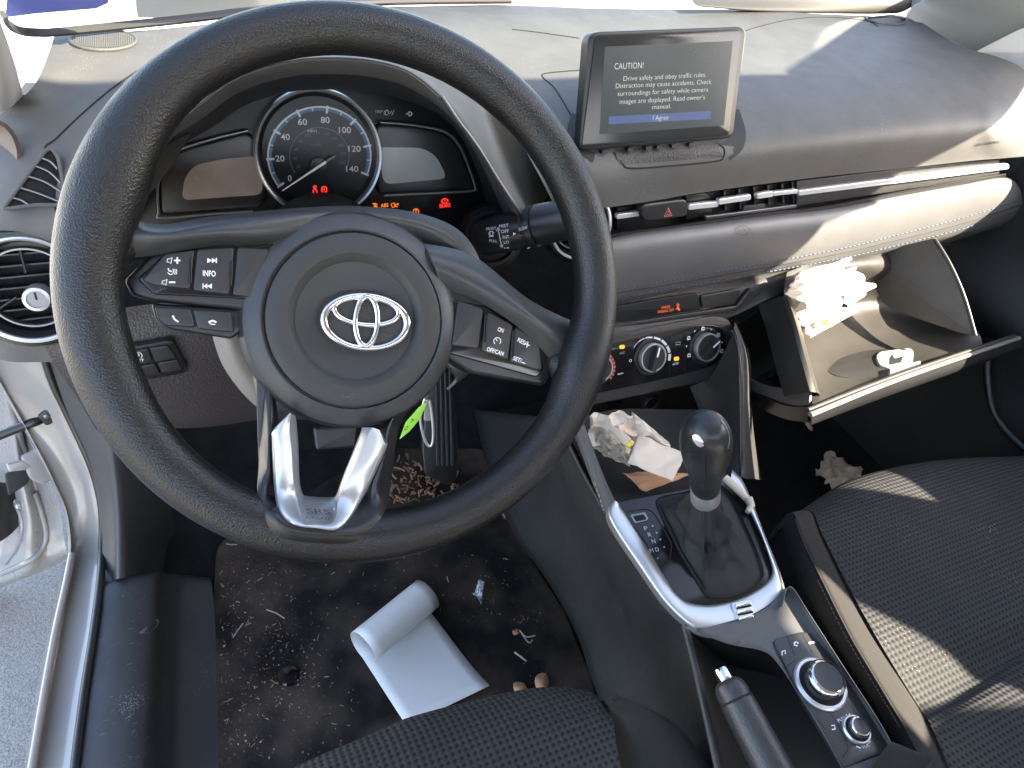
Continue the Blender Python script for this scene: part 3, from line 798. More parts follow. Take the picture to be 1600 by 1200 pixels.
def column():
    t = thing('steering_column', 'grey plastic steering column cover behind the wheel hub', 'column cover', (.0, .16, .63))
    rows = [[A(352, 490, y=.13), A(365, 560, y=.125), A(392, 612, y=.12), A(412, 640, y=.12)],
            [A(338, 500, y=.15), A(348, 565, y=.145), A(376, 622, y=.14), A(404, 645, y=.135)],
            [A(345, 490, y=.19), A(350, 560, y=.19), A(376, 618, y=.185), A(410, 648, y=.18)]]
    rows = [[A(325, 500, y=.150), A(345, 565, y=.145), A(375, 610, y=.14), A(405, 640, y=.14)],
            [A(345, 495, y=.135), A(368, 560, y=.130), A(396, 600, y=.13), A(420, 625, y=.13)],
            [A(375, 490, y=.14), A(392, 550, y=.14), A(412, 585, y=.14), A(430, 610, y=.14)]]
    grid('lower_cover', rows, TUBE, t, 6, 4, .003)
    # upper cover: from behind hub right, toward the cluster
    rows = [[A(600, 350, y=.10), A(660, 352, y=.10), A(705, 372, y=.10), A(740, 410, y=.10), A(748, 450, y=.10)],
            [A(600, 338, y=.12), A(665, 342, y=.12), A(714, 362, y=.12), A(745, 400, y=.12), A(752, 460, y=.12)],
            [A(600, 335, y=.17), A(660, 340, y=.17), A(710, 360, y=.17), A(740, 395, y=.17), A(748, 455, y=.17)]]
    grid('upper_cover', rows, HUB, t, 6, 4, .003)
    v, f = g_tube([V((0, .05, .645)), V((0, .16, .61)), V((0, .30, .50))], [.05, .055, .05], 24); obj('column_tube', v, f, SATIN, t)
    rows = [[A(690, 560, y=.13), A(715, 590, y=.13), A(700, 610, y=.13)], [A(720, 560, y=.16), A(742, 570, y=.16), A(732, 585, y=.16)]]
    grid('lower_cover', rows, HUB, t, 4, 3, .003)
column()

def stalk():
    t = thing('wiper_stalk', 'black wiper control stalk with white lettering, right of the steering wheel hub', 'wiper stalk', A(770, 370, y=.13))
    a = A(752, 372, y=.145); b = A(925, 333, y=.085)
    d = (b-a).normalized(); n = d
    Ln = (b-a).length
    def at(px): return (A(px, 372-(px-752)*.225, y=.145-(px-752)/173*.06)-a).dot(d)
    r = .0160
    prof = [(.0105, 0), (r*1.02, .001), (r*1.08, .006), (r*1.12, at(825)-.0012), (r*1.04, at(825)-.0004), (r*1.04, at(826)+.0006), (r*1.16, at(828)+.001), (r*1.18, at(838)), (r*1.05, at(839)), (r*1.05, at(842)), (r*1.16, at(843)), (r*1.12, at(900)), (r*.6, at(915)), (0.0001, at(916))]
    st = lathe('stalk', prof, a, d, SATIN, t, 48)
    # mounting ring (column boss)
    bo = A(768, 372, y=.160)
    lathe('stalk_boss', [(.031, -.02), (.031, .0), (.027, .004), (.0235, .004), (.022, -.002), (.0, -.002)], bo, (-.3, -.9, .3), SATIN, t, 48)
    S = Surf(st, fallback=Plane(A(800, 360, y=.12), (0, -1, .2)))
    mb = MB(); h = .0004
    def tx(s, x, y, w, hp, rot=-.09): 
        ptext(mb, s, (x, y), (x+w, y+rot*w), hp, Plane(S(x+w/2, y-hp/2, h), S.normal(x+w/2, y-hp/2)), .0003, bold=.0)
    tx('FRONT', 760, 360, 15, 4.5); tx('PULL', 765, 378, 12, 4.5, .05)
    tx('MIST', 780, 356, 14.5, 5, -.12); tx('OFF', 783, 364.5, 12, 5); tx('INT', 786, 373, 10, 5); tx('LO', 788, 381, 8, 5); tx('HI', 789, 389, 7, 4.5)
    tx('SLOW', 811, 361, 14, 5, -.25)
    pline(mb, [(778.5, 358), (781, 370), (784, 385)], 1.2, S, h); pline(mb, [(776, 361), (778, 356), (781.5, 359.5)], 1.2, S, h, n=1); pline(mb, [(781, 383), (784.5, 386.5), (786, 381.5)], 1.2, S, h, n=1)
    P = [S(x, y, h) for x, y in ((802, 363), (802, 368), (806.5, 365))]; mb.add(P, [(0, 1, 2)])
    pline(mb, circ((768, 365), 4, 3.2, 10), 1.0, S, h, n=1); pline(mb, [(764, 370), (772, 369)], 1.0, S, h); pline(mb, [(766, 361), (766, 369)], .8, S, h); pline(mb, [(770, 361), (770, 369)], .8, S, h)
    mb.build('stalk_lettering', WPAINT, t, False)
    mb = MB(); P = [S(x, y, h) for x, y in ((813, 368), (816, 368), (829, 387), (824, 389))]; mb.add(P, [(0, 1, 2, 3)]); mb.build('speed_wedge', WPAINT, t, False)
stalk()

# ================================================================== INSTRUMENT CLUSTER
def cluster():
    t = thing('instrument_cluster', 'instrument cluster with one round speedometer, two side displays and lit warning lamps', 'instrument cluster', A(500, 300, y=.24))
    lip = [(196, 352), (203, 290), (225, 240), (262, 200), (308, 166), (365, 124), (438, 99), (510, 91), (590, 97), (650, 120), (705, 172), (748, 232), (784, 290), (815, 340)]
    cf = [(212, 352), (218, 300), (240, 262), (280, 228), (330, 200), (380, 166), (440, 146), (500, 140), (570, 144), (630, 156), (690, 182), (725, 222), (752, 290), (768, 352)]
    out = [(180, 345), (180, 290), (200, 235), (240, 190), (290, 152), (350, 105), (430, 75), (510, 65), (600, 72), (672, 92), (745, 135), (800, 200), (845, 270), (872, 335)]
    rows = [[A(*p, y=.27) for p in out],
            [A((a[0]*.4+b[0]*.6), (a[1]*.4+b[1]*.6), y=.17) for a, b in zip(out, lip)],
            [A(a[0]*.12+b[0]*.88, a[1]*.12+b[1]*.88, y=.125) for a, b in zip(out, lip)],
            [A(*p, y=.120) for p in lip],
            [A(a[0]*.88+b[0]*.12, a[1]*.88+b[1]*.12, y=.123) for a, b in zip(lip, cf)],
            [A(a[0]*.5+b[0]*.5, a[1]*.5+b[1]*.5, y=.165) for a, b in zip(lip, cf)]]
    hood = grid('instrument_hood', rows, DASH, t, 6, 5, 0, None)
    rows = [[A(a[0]*.5+b[0]*.5, a[1]*.5+b[1]*.5, y=.165) for a, b in zip(lip, cf)],
            [A(a[0]*.1+b[0]*.9, a[1]*.1+b[1]*.9, y=.20) for a, b in zip(lip, cf)],
            [A(*p, y=.222) for p in cf]]
    grid('hood_lining', rows, mat('hood_lining', (.018, .018, .019), .55, bump=('ribs', 220, .5, .6), var=.1), t, 6, 4, 0, None)
    # ridge line on the right flank
    rg = [(690, 150), (713, 184), (748, 232), (784, 290), (815, 335)]
    tube('hood_edge', [A(p.x, p.y, y=.119) for p in spline([V(q) for q in rg], 8)], .0016, SILVERD, t, 8)
    lg = [(196, 352), (203, 290), (218, 255)]
    tube('hood_edge', [A(p.x+20, p.y, y=.15) for p in spline([V(q) for q in lg], 8)], .0012, SILVERD, t, 8)
    # faces
    CP = Plane(A(500, 240, y=.225), (0, -.965, .26))
    slab('fascia', rnd([(205, 362), (212, 300), (236, 258), (300, 205), (380, 150), (440, 132), (560, 132), (640, 145), (710, 190), (740, 240), (775, 362)], 10), CP, GLASSD, t, h=0, thick=.006, bevel=.0005)
    # side displays: bezel, chrome edge, lcd
    def disp(outer, screen, chrome, mm):
        b = slab('display_bezel', rnd(outer, 16), CP, SATIN, t, h=.006, thick=.006, bevel=.003)
        slab('display', rnd(screen, 12), CP, mm, b, h=.0066, thick=.002, bevel=.0)
        lp = [CP(p.x, p.y, .0075) for p in spline([V(q) for q in chrome], 6)]
        tube('display_edge', lp, .0014, SILVERD, b, 8)
    disp([(250, 338), (247, 270), (262, 243), (290, 230), (390, 204), (415, 240), (415, 325)],
         [(284, 313), (288, 278), (304, 258), (345, 249), (410, 243), (410, 304)],
         [(395, 330), (330, 334), (252, 340), (247, 330), (246, 290), (252, 258), (266, 241), (290, 230), (340, 215), (388, 204)], mat('lcd_warm', (.235, .195, .175), .22, var=.2, varscale=30))
    disp([(585, 192), (650, 196), (695, 207), (718, 230), (742, 292), (738, 300), (590, 306)],
         [(590, 230), (660, 231), (682, 244), (699, 279), (600, 288)],
         [(594, 191), (650, 196), (695, 206), (716, 226), (728, 250), (742, 290), (738, 298), (690, 301), (600, 305)], LCD)
    # speedometer
    c = (499, 241); o = CP(*c, .008)
    Rm = .5*((CP(598, 241, .008)-CP(400, 241, .008)).length)
    sp = lathe('speedometer', [(Rm*1.0, -.012), (Rm*1.005, .004), (Rm*.985, .0065), (Rm*.955, .0055), (Rm*.93, .001)], o, CP.n, SILVER, t, 96)
    lathe('gauge_cone', [(Rm*.93, .001), (Rm*.88, -.002), (Rm*.86, -.003)], o, CP.n, SATIN, sp, 96)
    lathe('dial', [(Rm*.90, -.003), (Rm*.86, -.0026), (.0, -.0026)], o, CP.n, mat('dial_face', (.008, .011, .015), .35, spec=.3), sp, 96)
    H = .0058; cc = (497, 250)   # dial centre in the photograph
    mb = MB(); mbb = MB()
    def dp(ang, r):   # pixel on the dial; angle clockwise from up
        a = math.radians(ang); return (c[0]+math.sin(a)*r*.99, c[1]+3-math.cos(a)*r*.95)
    a0, a1 = -128, 112    # 0 and 140 mph
    arc = [dp(a0+(a1-a0)*k/60, 81) for k in range(61)]
    pline(mb, arc, 2.4, CP, H, n=1)
    pline(mbb, [dp(a0+(a1-a0)*k/60, 77) for k in range(61)], 4.0, CP, H-.0002, n=1)
    for k in range(0, 15):
        a = a0+(a1-a0)*k/14
        if k % 2 == 0: pline(mb, [dp(a, 84), dp(a, 71)], 3.0, CP, H+.0001)
        else: pline(mb, [dp(a, 80), dp(a, 75)], 1.6, CP, H+.0001)
    rr = [59, 62, 62, 62, 60, 59, 57, 56]
    for i, s in enumerate(['0', '20', '40', '60', '80', '100', '120', '140']):
        a = a0+(a1-a0)*i/7; q = dp(a, rr[i]); w = {1: 6, 2: 14, 3: 19}[len(s)]
        ptext(mb, s, (q[0]-w/2, q[1]+4.5), (q[0]+w/2, q[1]+4.5), 8.5, CP, H, bold=.01)
    ptext(mb, 'MPH', (481, 207), (495, 206.5), 3.6, CP, H)
    mb.build('dial_numerals', mat('dial_print', (.46, .50, .54), .5), sp, False)
    mbb.build('dial_ring', mat('dial_blue', (.05, .11, .19), .5), sp, False)
    mb = MB()
    pline(mb, [dp(-125+240*k/40, 47) for k in range(41)], 1.0, CP, H, n=1)
    for i, s in enumerate(['20', '40', '60', '80', '100', '120', '140', '160', '180', '200', '220']):
        a = -118+224*i/10; q = dp(a, 38); w = 6 if len(s) == 2 else 9
        ptext(mb, s, (q[0]-w/2, q[1]+2), (q[0]+w/2, q[1]+2), 4.2, CP, H)
    ptext(mb, 'km/h', (485, 229), (501, 228), 4, CP, H)
    mb.build('inner_scale', mat('dial_dim', (.10, .12, .14), .5), sp, False)
    lathe('needle_hub', [(.0075, -.0020), (.0072, .0005), (.005, .0010), (.0, .0010)], CP(498, 259, .008), CP.n, SATIN, sp, 32)
    mb = MB()
    n0 = CP(441, 298, .0115); n1 = CP(509, 253, .0115); dn = (n1-n0).normalized(); sd = dn.cross(CP.n)
    mb.add([n0-sd*.0004, n1-sd*.0012, n1+sd*.0012, n0+sd*.0004, n0-sd*.0003+CP.n*.0007, n1-sd*.0008+CP.n*.001, n1+sd*.0008+CP.n*.001, n0+sd*.0003+CP.n*.0007], [(0, 1, 2, 3), (7, 6, 5, 4), (0, 4, 5, 1), (1, 5, 6, 2), (2, 6, 7, 3), (3, 7, 4, 0)])
    nd = mb.build('needle', mat('needle_white', (.85, .85, .85), .4), sp, False)
    mb = MB(); a = CP(509, 253, .0112); b = CP(524, 243.5, .0112); mb.add([a-sd*.0009, b-sd*.0006, b+sd*.0006, a+sd*.0009], [(0, 1, 2, 3)]); mb.build('needle_tail', mat('needle_grey', (.2, .2, .2), .5), sp, False)
    # warning lamps: red on the dial, amber and red on the fascia
    mb = MB(); h = .0060
    pline(mb, circ((492.5, 292.5), 1.8, 1.8, 8), 2.2, CP, h, n=1); pline(mb, [(490, 296), (489, 302), (496, 302), (494, 296)], 2.2, CP, h, n=1); pline(mb, [(489, 291), (497, 302)], 1.2, CP, h)
    pline(mb, circ((506.5, 296), 4.4, 4.6, 14), 1.5, CP, h, n=1); pline(mb, [(506.5, 293), (506.5, 298)], 1.6, CP, h); pline(mb, [(503.5, 292), (503, 301)], 1.2, CP, h); pline(mb, [(510, 292), (510.5, 300)], 1.2, CP, h)
    pline(mb, [(509, 315), (522, 317)], 2.0, CP, h); pline(mb, [(513, 311), (517, 316), (513, 320)], 1.6, CP, h, n=1); pline(mb, [(517, 312), (522, 312), (522, 320), (517, 320)], 1.4, CP, h, n=1)
    mb.build('warning_lamp_red', RED, sp, False)
    mb = MB(); h = .0014
    pline(mb, [(582, 318), (587, 318), (587, 325)], 1.6, CP, h, n=1); pline(mb, circ((587, 321), 2.6, 2.6, 8), 1.4, CP, h, n=1); pline(mb, [(583, 325), (590, 323)], 1.4, CP, h)
    ptext(mb, 'ABS', (595, 324), (607, 323), 5.6, CP, h, bold=.02)
    pline(mb, [(611, 319), (616, 317), (617, 323), (613, 324)], 1.6, CP, h, closed=True, n=1); pline(mb, [(617, 320), (623, 318)], 1.4, CP, h); pline(mb, circ((620, 321), 2, 2.2, 8), 1.3, CP, h, n=1)
    pline(mb, [(614, 332), (620, 330), (625, 333)], 2.2, CP, h)
    pline(mb, circ((650, 331), 4.4, 4.6, 14, -55, 235), 1.4, CP, h, n=1); pline(mb, [(650, 327), (650, 332)], 1.5, CP, h); pline(mb, [(650, 334), (650, 335)], 1.3, CP, h)
    mb.build('warning_lamp_amber', AMB, t, False)
    mb = MB()
    pline(mb, circ((695, 314), 4.4, 3.8, 12), 1.6, CP, h, n=1); pline(mb, [(690, 312), (690, 317)], 1.2, CP, h); pline(mb, [(700, 311), (700, 316)], 1.2, CP, h); pline(mb, [(695, 311), (695, 316)], 1.4, CP, h)
    ptext(mb, 'BRAKE', (687, 325), (704, 323), 6, CP, h, bold=.02)
    ptext(mb, 'CRUISE', (690, 303.5), (701, 302.5), 2.4, CP, h)
    mb.build('warning_lamp_red', RED, t, False)
    mb = MB(); ptext(mb, 'TRIP', (585.5, 177), (598, 176.5), 4.2, CP, .0014); pline(mb, [(601, 179), (605, 171), (608, 178), (612, 173)], 1.0, CP, .0014); pline(mb, circ((604, 176), 4, 3.4, 10, 20, 300), 1.0, CP, .0014, n=1); pline(mb, [(612, 180), (616, 172)], .9, CP, .0014)
    pline(mb, circ((640, 178), 3.6, 3, 10, -120, 150), 1.4, CP, .0014, n=1); pline(mb, [(634, 178), (640, 178.5)], 1.2, CP, .0014)
    mb.build('panel_lettering', mat('panel_print', (.45, .45, .46), .5), t, False)
cluster()

# ================================================================== SCREEN
def screen():
    t = thing('display_screen', 'black upright touchscreen standing on the dashboard top, showing a caution message', 'screen', A(1030, 240, y=.20))
    TS = Surf(bpy.data.objects['top_pad'])
    P = Plane(TS(1030, 240, .004), (.02, -.955, .30))
    front = rnd([(919, 56), (935, 51), (1100, 43), (1166, 42), (1146, 216), (1140, 219), (918, 236), (905, 232)], [8, 10, 10, 14, 12, 6, 10, 12])
    front = rnd([(920, 50), (1167, 41), (1146, 216), (905, 236)], [20, 16, 12, 14])
    slab('housing', front, P, SATIN, t, h=-.001, thick=.011, bevel=.0022, seg=4)
    slab('silver_edge', rnd([(921, 50), (1167, 41), (1158, 110), (915, 110)], [22, 16, 1, 1]), P, SILVERD, t, h=-.004, thick=.004, bevel=.0005)
    gl = rnd([(931, 55), (1159, 46), (1139, 212), (909, 231)], [12, 10, 8, 8])
    g = slab('glass', gl, P, mat('screen_glass', (.014, .016, .017), .18, spec=.35, dust=.35), t, h=.0002, thick=.003, bevel=.0003)
    lc = slab('lcd', [(944, 72), (1146, 65), (1138, 190), (950, 205)][:0] or [(945, 73), (1145, 64), (1131, 196), (937, 210)], P, mat('lcd_dark', (.020, .026, .028), .25, spec=.3, emit=(.25, .32, .34), es=.008, dust=.3), g, h=.0004, thick=.0006, bevel=0)
    mb = MB(); h = .0007
    def line(s, x0, y0, x1, y1, hp): ptext(mb, s, (x0, y0), (x1, y1), hp, P, h, bold=-.012)
    line('CAUTION!', 960, 108.5, 1005, 106.5, 8.2)
    line('Drive safely and obey traffic rules.', 974, 126.5, 1103, 120, 6.3)
    line('Distraction may cause accidents. Check', 962, 138, 1111, 131, 6.3)
    line('surroundings for safety while camera', 965, 150, 1106, 143, 6.3)
    line("images are displayed. Read owner's", 968, 162.5, 1101, 155, 6.3)
    line('manual.', 1019, 170.5, 1048, 169, 6.3)
    line('I Agree', 1020, 188, 1044, 186.5, 6.3)
    mb.build('message_text', m_emit('screen_text', (.62, .64, .60), .17), lc, False)
    mb = MB(); P4 = [P(x, y, .00055) for x, y in ((951, 182), (1111, 173), (1110, 186), (951, 194))]; mb.add(P4, [(0, 1, 2, 3)])
    mb.build('button_bar', m_emit('screen_blue', (.05, .10, .28), .11), lc, False)
    # rubber feet notches at the bottom
    for x in (935, 975, 1003, 1020, 1043, 1070):
        mb = MB(); v, f = g_box(P(x+6, 237-(x-930)*.085, -.006), (1, 0, 0), P.n.cross(V((1, 0, 0))), P.n, .006, .003, .01); mb.add(v, f)
        mb.build('hinge_clip', SATIN, t)
screen()

# ================================================================== CLIMATE PANEL
def climate():
    t = thing('climate_panel', 'black climate control panel with three silver-edged dials and two amber lamps', 'control panel', A(1020, 560, y=.14))
    P = Plane(A(1030, 560, y=.118), (-.03, -.90, .43))
    slab('panel_frame', rnd([(900, 530), (1085, 498), (1120, 492), (1145, 500), (1150, 545), (1128, 580), (1100, 598), (900, 640)], [4, 8, 20, 26, 26, 20, 10, 4]), P, DASHL, t, h=0, thick=.014, bevel=.003)
    slab('panel_face', rnd([(900, 552), (1000, 527), (1085, 507), (1130, 508), (1137, 540), (1118, 572), (1040, 592), (900, 622)], [4, 16, 20, 24, 24, 20, 16, 4]), P, GLOSS, t, h=.0015, thick=.003, bevel=.0008)
    mm = mat('dial_rotor', (.02, .02, .021), .32)
    def dial(c, rp, ang, marks, red=False, arc=None):
        o = P(*c, .0015); R = rp*(o-CAM).length/F
        d = lathe('dial', [(R*1.28, 0), (R*1.27, .0018), (R*1.22, .0024), (R*1.05, .0024), (R*1.0, .001)], o, P.n, SATIN, t, 64)
        lathe('dial_ring', [(R*.97, .001), (R*.97, .0072), (R*.94, .0084), (R*.86, .0084), (R*.84, .006)], o, P.n, SILVER, d, 64)
        lathe('dial_face', [(R*.86, .0068), (R*.84, .0076), (.0, .0076)], o, P.n, mm, d, 48)
        r_, u_, n_ = frame(P.n); a = math.radians(ang); dd = u_*math.cos(a)+r_*math.sin(a); ss = dd.cross(P.n)
        v, f = g_box(o+P.n*.0105, ss, dd, P.n, R*.30, R*1.66, .007); obj('dial_grip', v, f, mm, d, False)
        mb = MB(); v, f = g_box(o+P.n*.0142+dd*R*.45, ss, dd, P.n, R*.10, R*.62, .0006); mb.add(v, f); mb.build('dial_pointer', WPAINT if not red else WPAINT, d, False)
        return d
    dial((1016, 557), 23.5, 15, 0); dial((1101, 541), 22.5, 55, 0); dial((934, 574), 22, 0, 0)
    mb = MB(); h = .0052
    r_, u_, n_ = frame(P.n)
    def arcseg(c, r, a0, a1, w, m=mb):
        pts = [(c[0]+math.sin(math.radians(a))*r, c[1]-math.cos(math.radians(a))*r*.98) for a in np.linspace(a0, a1, 5)]
        pline(m, pts, w, P, h, n=1)
    for k, (w) in enumerate([1.0, 1.6, 2.2, 3.0, 3.8, 4.4, 4.8]):
        arcseg((1017, 556), 29.5, -66+k*25, -66+k*25+21, w)
    ptext(mb, '0', (983, 566), (987, 565.5), 5, P, h)
    mb.build('dial_markings', mat('panel_print_grey', (.55, .55, .55), .5), t, False); mb = MB()
    for a in (-120, -62, -5, 50, 105):
        q = (1101+math.sin(math.radians(a))*28, 541-math.cos(math.radians(a))*28)
        pline(mb, circ(q, 2.2, 2.2, 6), 1.8, P, h, n=1); pline(mb, [(q[0]-3, q[1]+3), (q[0]+3, q[1]+2)], 1.2, P, h)
    for a in (-90, -33, 22, 78):
        q = (1101+math.sin(math.radians(a))*28, 541-math.cos(math.radians(a))*28); pline(mb, circ(q, .8, .8, 6), 1.2, P, h, n=1)
    mb.build('dial_markings', bpy.data.materials['panel_print_grey'], t, False)
    mb = MB()
    for k in range(7): arcseg((933, 574), 27, 45+k*13, 45+k*13+9, 4.2, mb)
    mb.build('heat_markings', mat('heat_red', (.42, .10, .09), .5), t, False)
    mb = MB(); h = .0019
    for (x, y) in ((972, 542), (1057, 560.5)):
        P4 = [P(p.x, p.y, h) for p in rnd([(x-4, y-2.6), (x+4, y-3.4), (x+4, y+2.6), (x-4, y+3.4)], 2)]; mb.add(P4, [tuple(range(len(P4)))])
    mb.build('indicator_lamp', m_emit('amber_indicator', (1, .42, .01), .20), t, False)
    mb = MB(); ptext(mb, 'A/C', (968, 554), (976, 552.5), 4, P, h); pline(mb, [(1051, 570), (1060, 567)], 2.2, P, h); pline(mb, circ((1057, 567.5), 4, 1.6, 8), .9, P, h, n=1)
    pline(mb, [(1056, 535), (1063, 534), (1063, 538), (1056, 539)], 1.1, P, h, closed=True, n=1); pline(mb, [(965, 585), (974, 583)], 2.2, P, h)
    mb.build('button_symbols', mat('symbol_grey', (.30, .34, .42), .5), t, False)
    mb = MB()
    for l in [[(954, 536), (954, 600)], [(990, 528), (990, 530)], [(1046, 545), (1070, 540)], [(1046, 525), (1046, 590)], [(1070, 520), (1070, 582)]]: pline(mb, l, .8, P, .0017)
    mb.build('button_gaps', BLK, t, False)
climate()

# ================================================================== CENTRE CONSOLE
CP2 = Plane(A(1100, 860, z=.385), (.0, -.17, .985))
def console():
    t = thing('center_console', 'dark center console with a silver U-shaped trim round a glossy shifter panel', 'console', (.35, -.1, 0))
    # silver U
    outer = [(958, 779), (948, 800), (960, 830), (1000, 890), (1035, 940), (1069, 974), (1097, 990), (1147, 995), (1190, 984), (1214, 962), (1226, 931), (1220, 898), (1197, 840), (1175, 784), (1160, 750), (1144, 734)]
    inner = [(966, 786), (970, 795), (978, 806), (1014, 862), (1044, 912), (1058, 930), (1075, 942), (1109, 947), (1150, 939), (1180, 925), (1200, 909), (1207, 892), (1200, 866), (1186, 830), (1160, 778), (1141, 752)]
    rows = [[CP2(p[0]+(p[0]-1100)*.012, p[1]+5, -.012) for p in outer], [CP2(*p, -.003) for p in outer],
            [CP2(a[0]*.82+b[0]*.18, a[1]*.82+b[1]*.18, .004) for a, b in zip(outer, inner)],
            [CP2(a[0]*.35+b[0]*.65, a[1]*.35+b[1]*.65, .0055) for a, b in zip(outer, inner)],
            [CP2(*p, .003) for p in inner], [CP2(*p, -.003) for p in inner]]
    u = grid('silver_trim', rows, SILVER, t, 5, 4, 0, None)
    gp = slab('gloss_panel', rnd([(956, 786), (1075, 764), (1138, 748), (1150, 762), (1200, 866), (1209, 893), (1200, 912), (1150, 942), (1105, 950), (1070, 942), (1040, 910)], [3, 3, 3, 10, 14, 12, 14, 20, 20, 14, 10]), CP2, GLOSS, t, h=.0005, thick=.008, bevel=.0005)
    # indicator plate and window
    pl = [CP2(p.x, p.y, .0012) for p in rnd([(975, 800), (1008, 794), (1022, 800), (1050, 850), (1048, 868), (1040, 886), (1018, 860)], [4, 8, 8, 8, 6, 4, 6])]
    tube('indicator_outline', pl, .0005, DASHL, gp, 6, True)
    slab('lock_window', rnd([(984, 804), (1008, 800), (1014, 812), (992, 818)], 3), CP2, SILVERD, gp, h=.0012, thick=.002, bevel=.0004)
    slab('lock_window', rnd([(989, 806), (1006, 803), (1011, 811), (994, 815)], 2), CP2, BLK, gp, h=.0016, thick=.002, bevel=.0003)
    mb = MB(); h = .0014
    for s, x, y in (('P', 1010, 829), ('R', 1016, 839), ('N', 1022, 849), ('M', 1019, 864), ('D', 1027.5, 862)):
        ptext(mb, s, (x-2.6, y), (x+2.8, y-.6), 7, CP2, h, bold=.0)
    for x, y in ((1020, 822), (1026, 833), (1032, 843), (1038, 855), (1028, 872), (1014, 862)): pline(mb, circ((x, y), 1, 1, 6), 1.2, CP2, h, n=1)
    mb.build('gear_letters', mat('letter_grey', (.50, .52, .54), .5), gp, False)
    mb = MB()
    # clip with ribbed release on the trim
    TSf = Surf(u, fallback=CP2); o = TSf(1163, 957, 0); n = TSf.normal(1163, 957); BP = Plane(o, n)
    c = slab('release_clip', rnd([(1142, 942), (1172, 935), (1184, 968), (1162, 979), (1152, 972)], 4), BP, SILVER, t, h=.0012, thick=.004, bevel=.0008)
    for k in range(3):
        y = 944+k*10; slab('clip_rib', rnd([(1149+k*2.5, y), (1172+k*2.5, y-5), (1174+k*2.5, y), (1151+k*2.5, y+5)], 1.5), BP, CHROME, c, h=.0034, thick=.003, bevel=.0008)
        slab('clip_rib', rnd([(1150+k*2.5, y+5.5), (1174+k*2.5, y+.5), (1175+k*2.5, y+3.5), (1151+k*2.5, y+8.5)], 1), BP, BLK, c, h=.0014, thick=.003, bevel=.0)
    # left wall of the console
    top = [(872, 660), (905, 730), (948, 806), (1000, 892), (1036, 946), (1070, 978), (1086, 1040), (1102, 1110), (1124, 1220)]
    mid = [(830, 650), (868, 760), (905, 850), (955, 930), (985, 985), (1010, 1030), (1030, 1080), (1050, 1140), (1062, 1220)]
    bot = [(740, 640), (765, 740), (800, 830), (850, 900), (880, 950), (905, 1000), (920, 1050), (940, 1110), (950, 1220)]
    zt = [.44, .41, .386, .378, .372, .370, .366, .364, .364]
    rows = [[A(*p, z=z-.006) for p, z in zip(top, zt)], [A(a[0]*.6+b[0]*.4, a[1]*.6+b[1]*.4, z=z*.72) for a, b, z in zip(top, mid, zt)],
            [A(*p, z=z*.4) for p, z in zip(mid, zt)], [A(*p, z=.012) for p in bot]]
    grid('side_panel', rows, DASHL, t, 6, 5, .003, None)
    # raised border by the shelf, with stitched edge
    rows = [[A(880, 640, z=.45), A(905, 700, z=.425), A(928, 760, z=.405), A(948, 806, z=.388)], [A(884, 632, z=.46), A(910, 690, z=.435), A(934, 748, z=.415), A(955, 798, z=.396)],
            [A(900, 632, z=.46), A(922, 690, z=.435), A(943, 745, z=.415), A(961, 784, z=.398)], [A(904, 640, z=.44), A(926, 698, z=.415), A(946, 750, z=.40), A(962, 788, z=.385)]]
    grid('shelf_border', rows, mat('carbon_trim', (.05, .052, .055), .45, bump=('ribs', 320, .4, .3)), t, 5, 4)
    mb = MB(); P = spline([V((887, 640)), V((912, 700)), V((944, 800))], 12)
    for k in range(0, len(P)-1, 1):
        z0 = .452-.062*k/(len(P)-1); v, f = g_tube([A(*P[k], z=z0+.004), A(*(P[k]*.5+P[k+1]*.5), z=z0+.004-.001)], .0006, 6); mb.add(v, f)
    mb.build('border_stitching', mat('tan_thread', (.30, .22, .16), .7), t)
    # shelf: floor, back wall, right wall
    rows = [[A(880, 660, z=.40), A(960, 640, z=.40), A(1050, 640, z=.40), A(1110, 640, z=.40)], [A(930, 760, z=.375), A(985, 745, z=.375), A(1070, 735, z=.375), A(1120, 725, z=.375)],
            [A(958, 790, z=.377), A(1000, 780, z=.377), A(1075, 768, z=.377), A(1142, 752, z=.377)]]
    grid('shelf_floor', rows, mat('shelf_mat', (.010, .010, .010), .8, dust=.2), t, 4, 4, .003)
    BW = Plane(A(1000, 640, y=.155), (0, -1, .1))
    slab('shelf_back', [(880, 600), (1110, 570), (1130, 700), (890, 760)], BW, mat('shelf_plastic', (.02, .02, .021), .6), t, thick=.004, bevel=0)
    sp = slab('socket_panel', rnd([(1000, 618), (1040, 610), (1042, 650), (1004, 656)], 3), BW, DASHL, t, h=.004, thick=.005, bevel=.001)
    o = BW(1018, 630, .006); R = 13*(o-CAM).length/F
    lathe('socket_ring', [(R, -.002), (R, .0015), (R*.86, .002), (R*.80, -.001), (R*.78, -.01), (0, -.01)], o, BW.n, SILVERD, sp, 40); lathe('socket_hole', [(R*.79, .0), (0, .0)], o-BW.n*.0002, BW.n, BLK, sp, 32)
    slab('usb_port', rnd([(950, 632), (972, 628), (973, 636), (951, 640)], 2), BW, SATIN, t, h=.004, thick=.005, bevel=.0008)
    slab('usb_port', rnd([(1025, 607), (1048, 604), (1048, 608), (1025, 611)], 1), BW, SILVERD, t, h=.004, thick=.003, bevel=.0005)
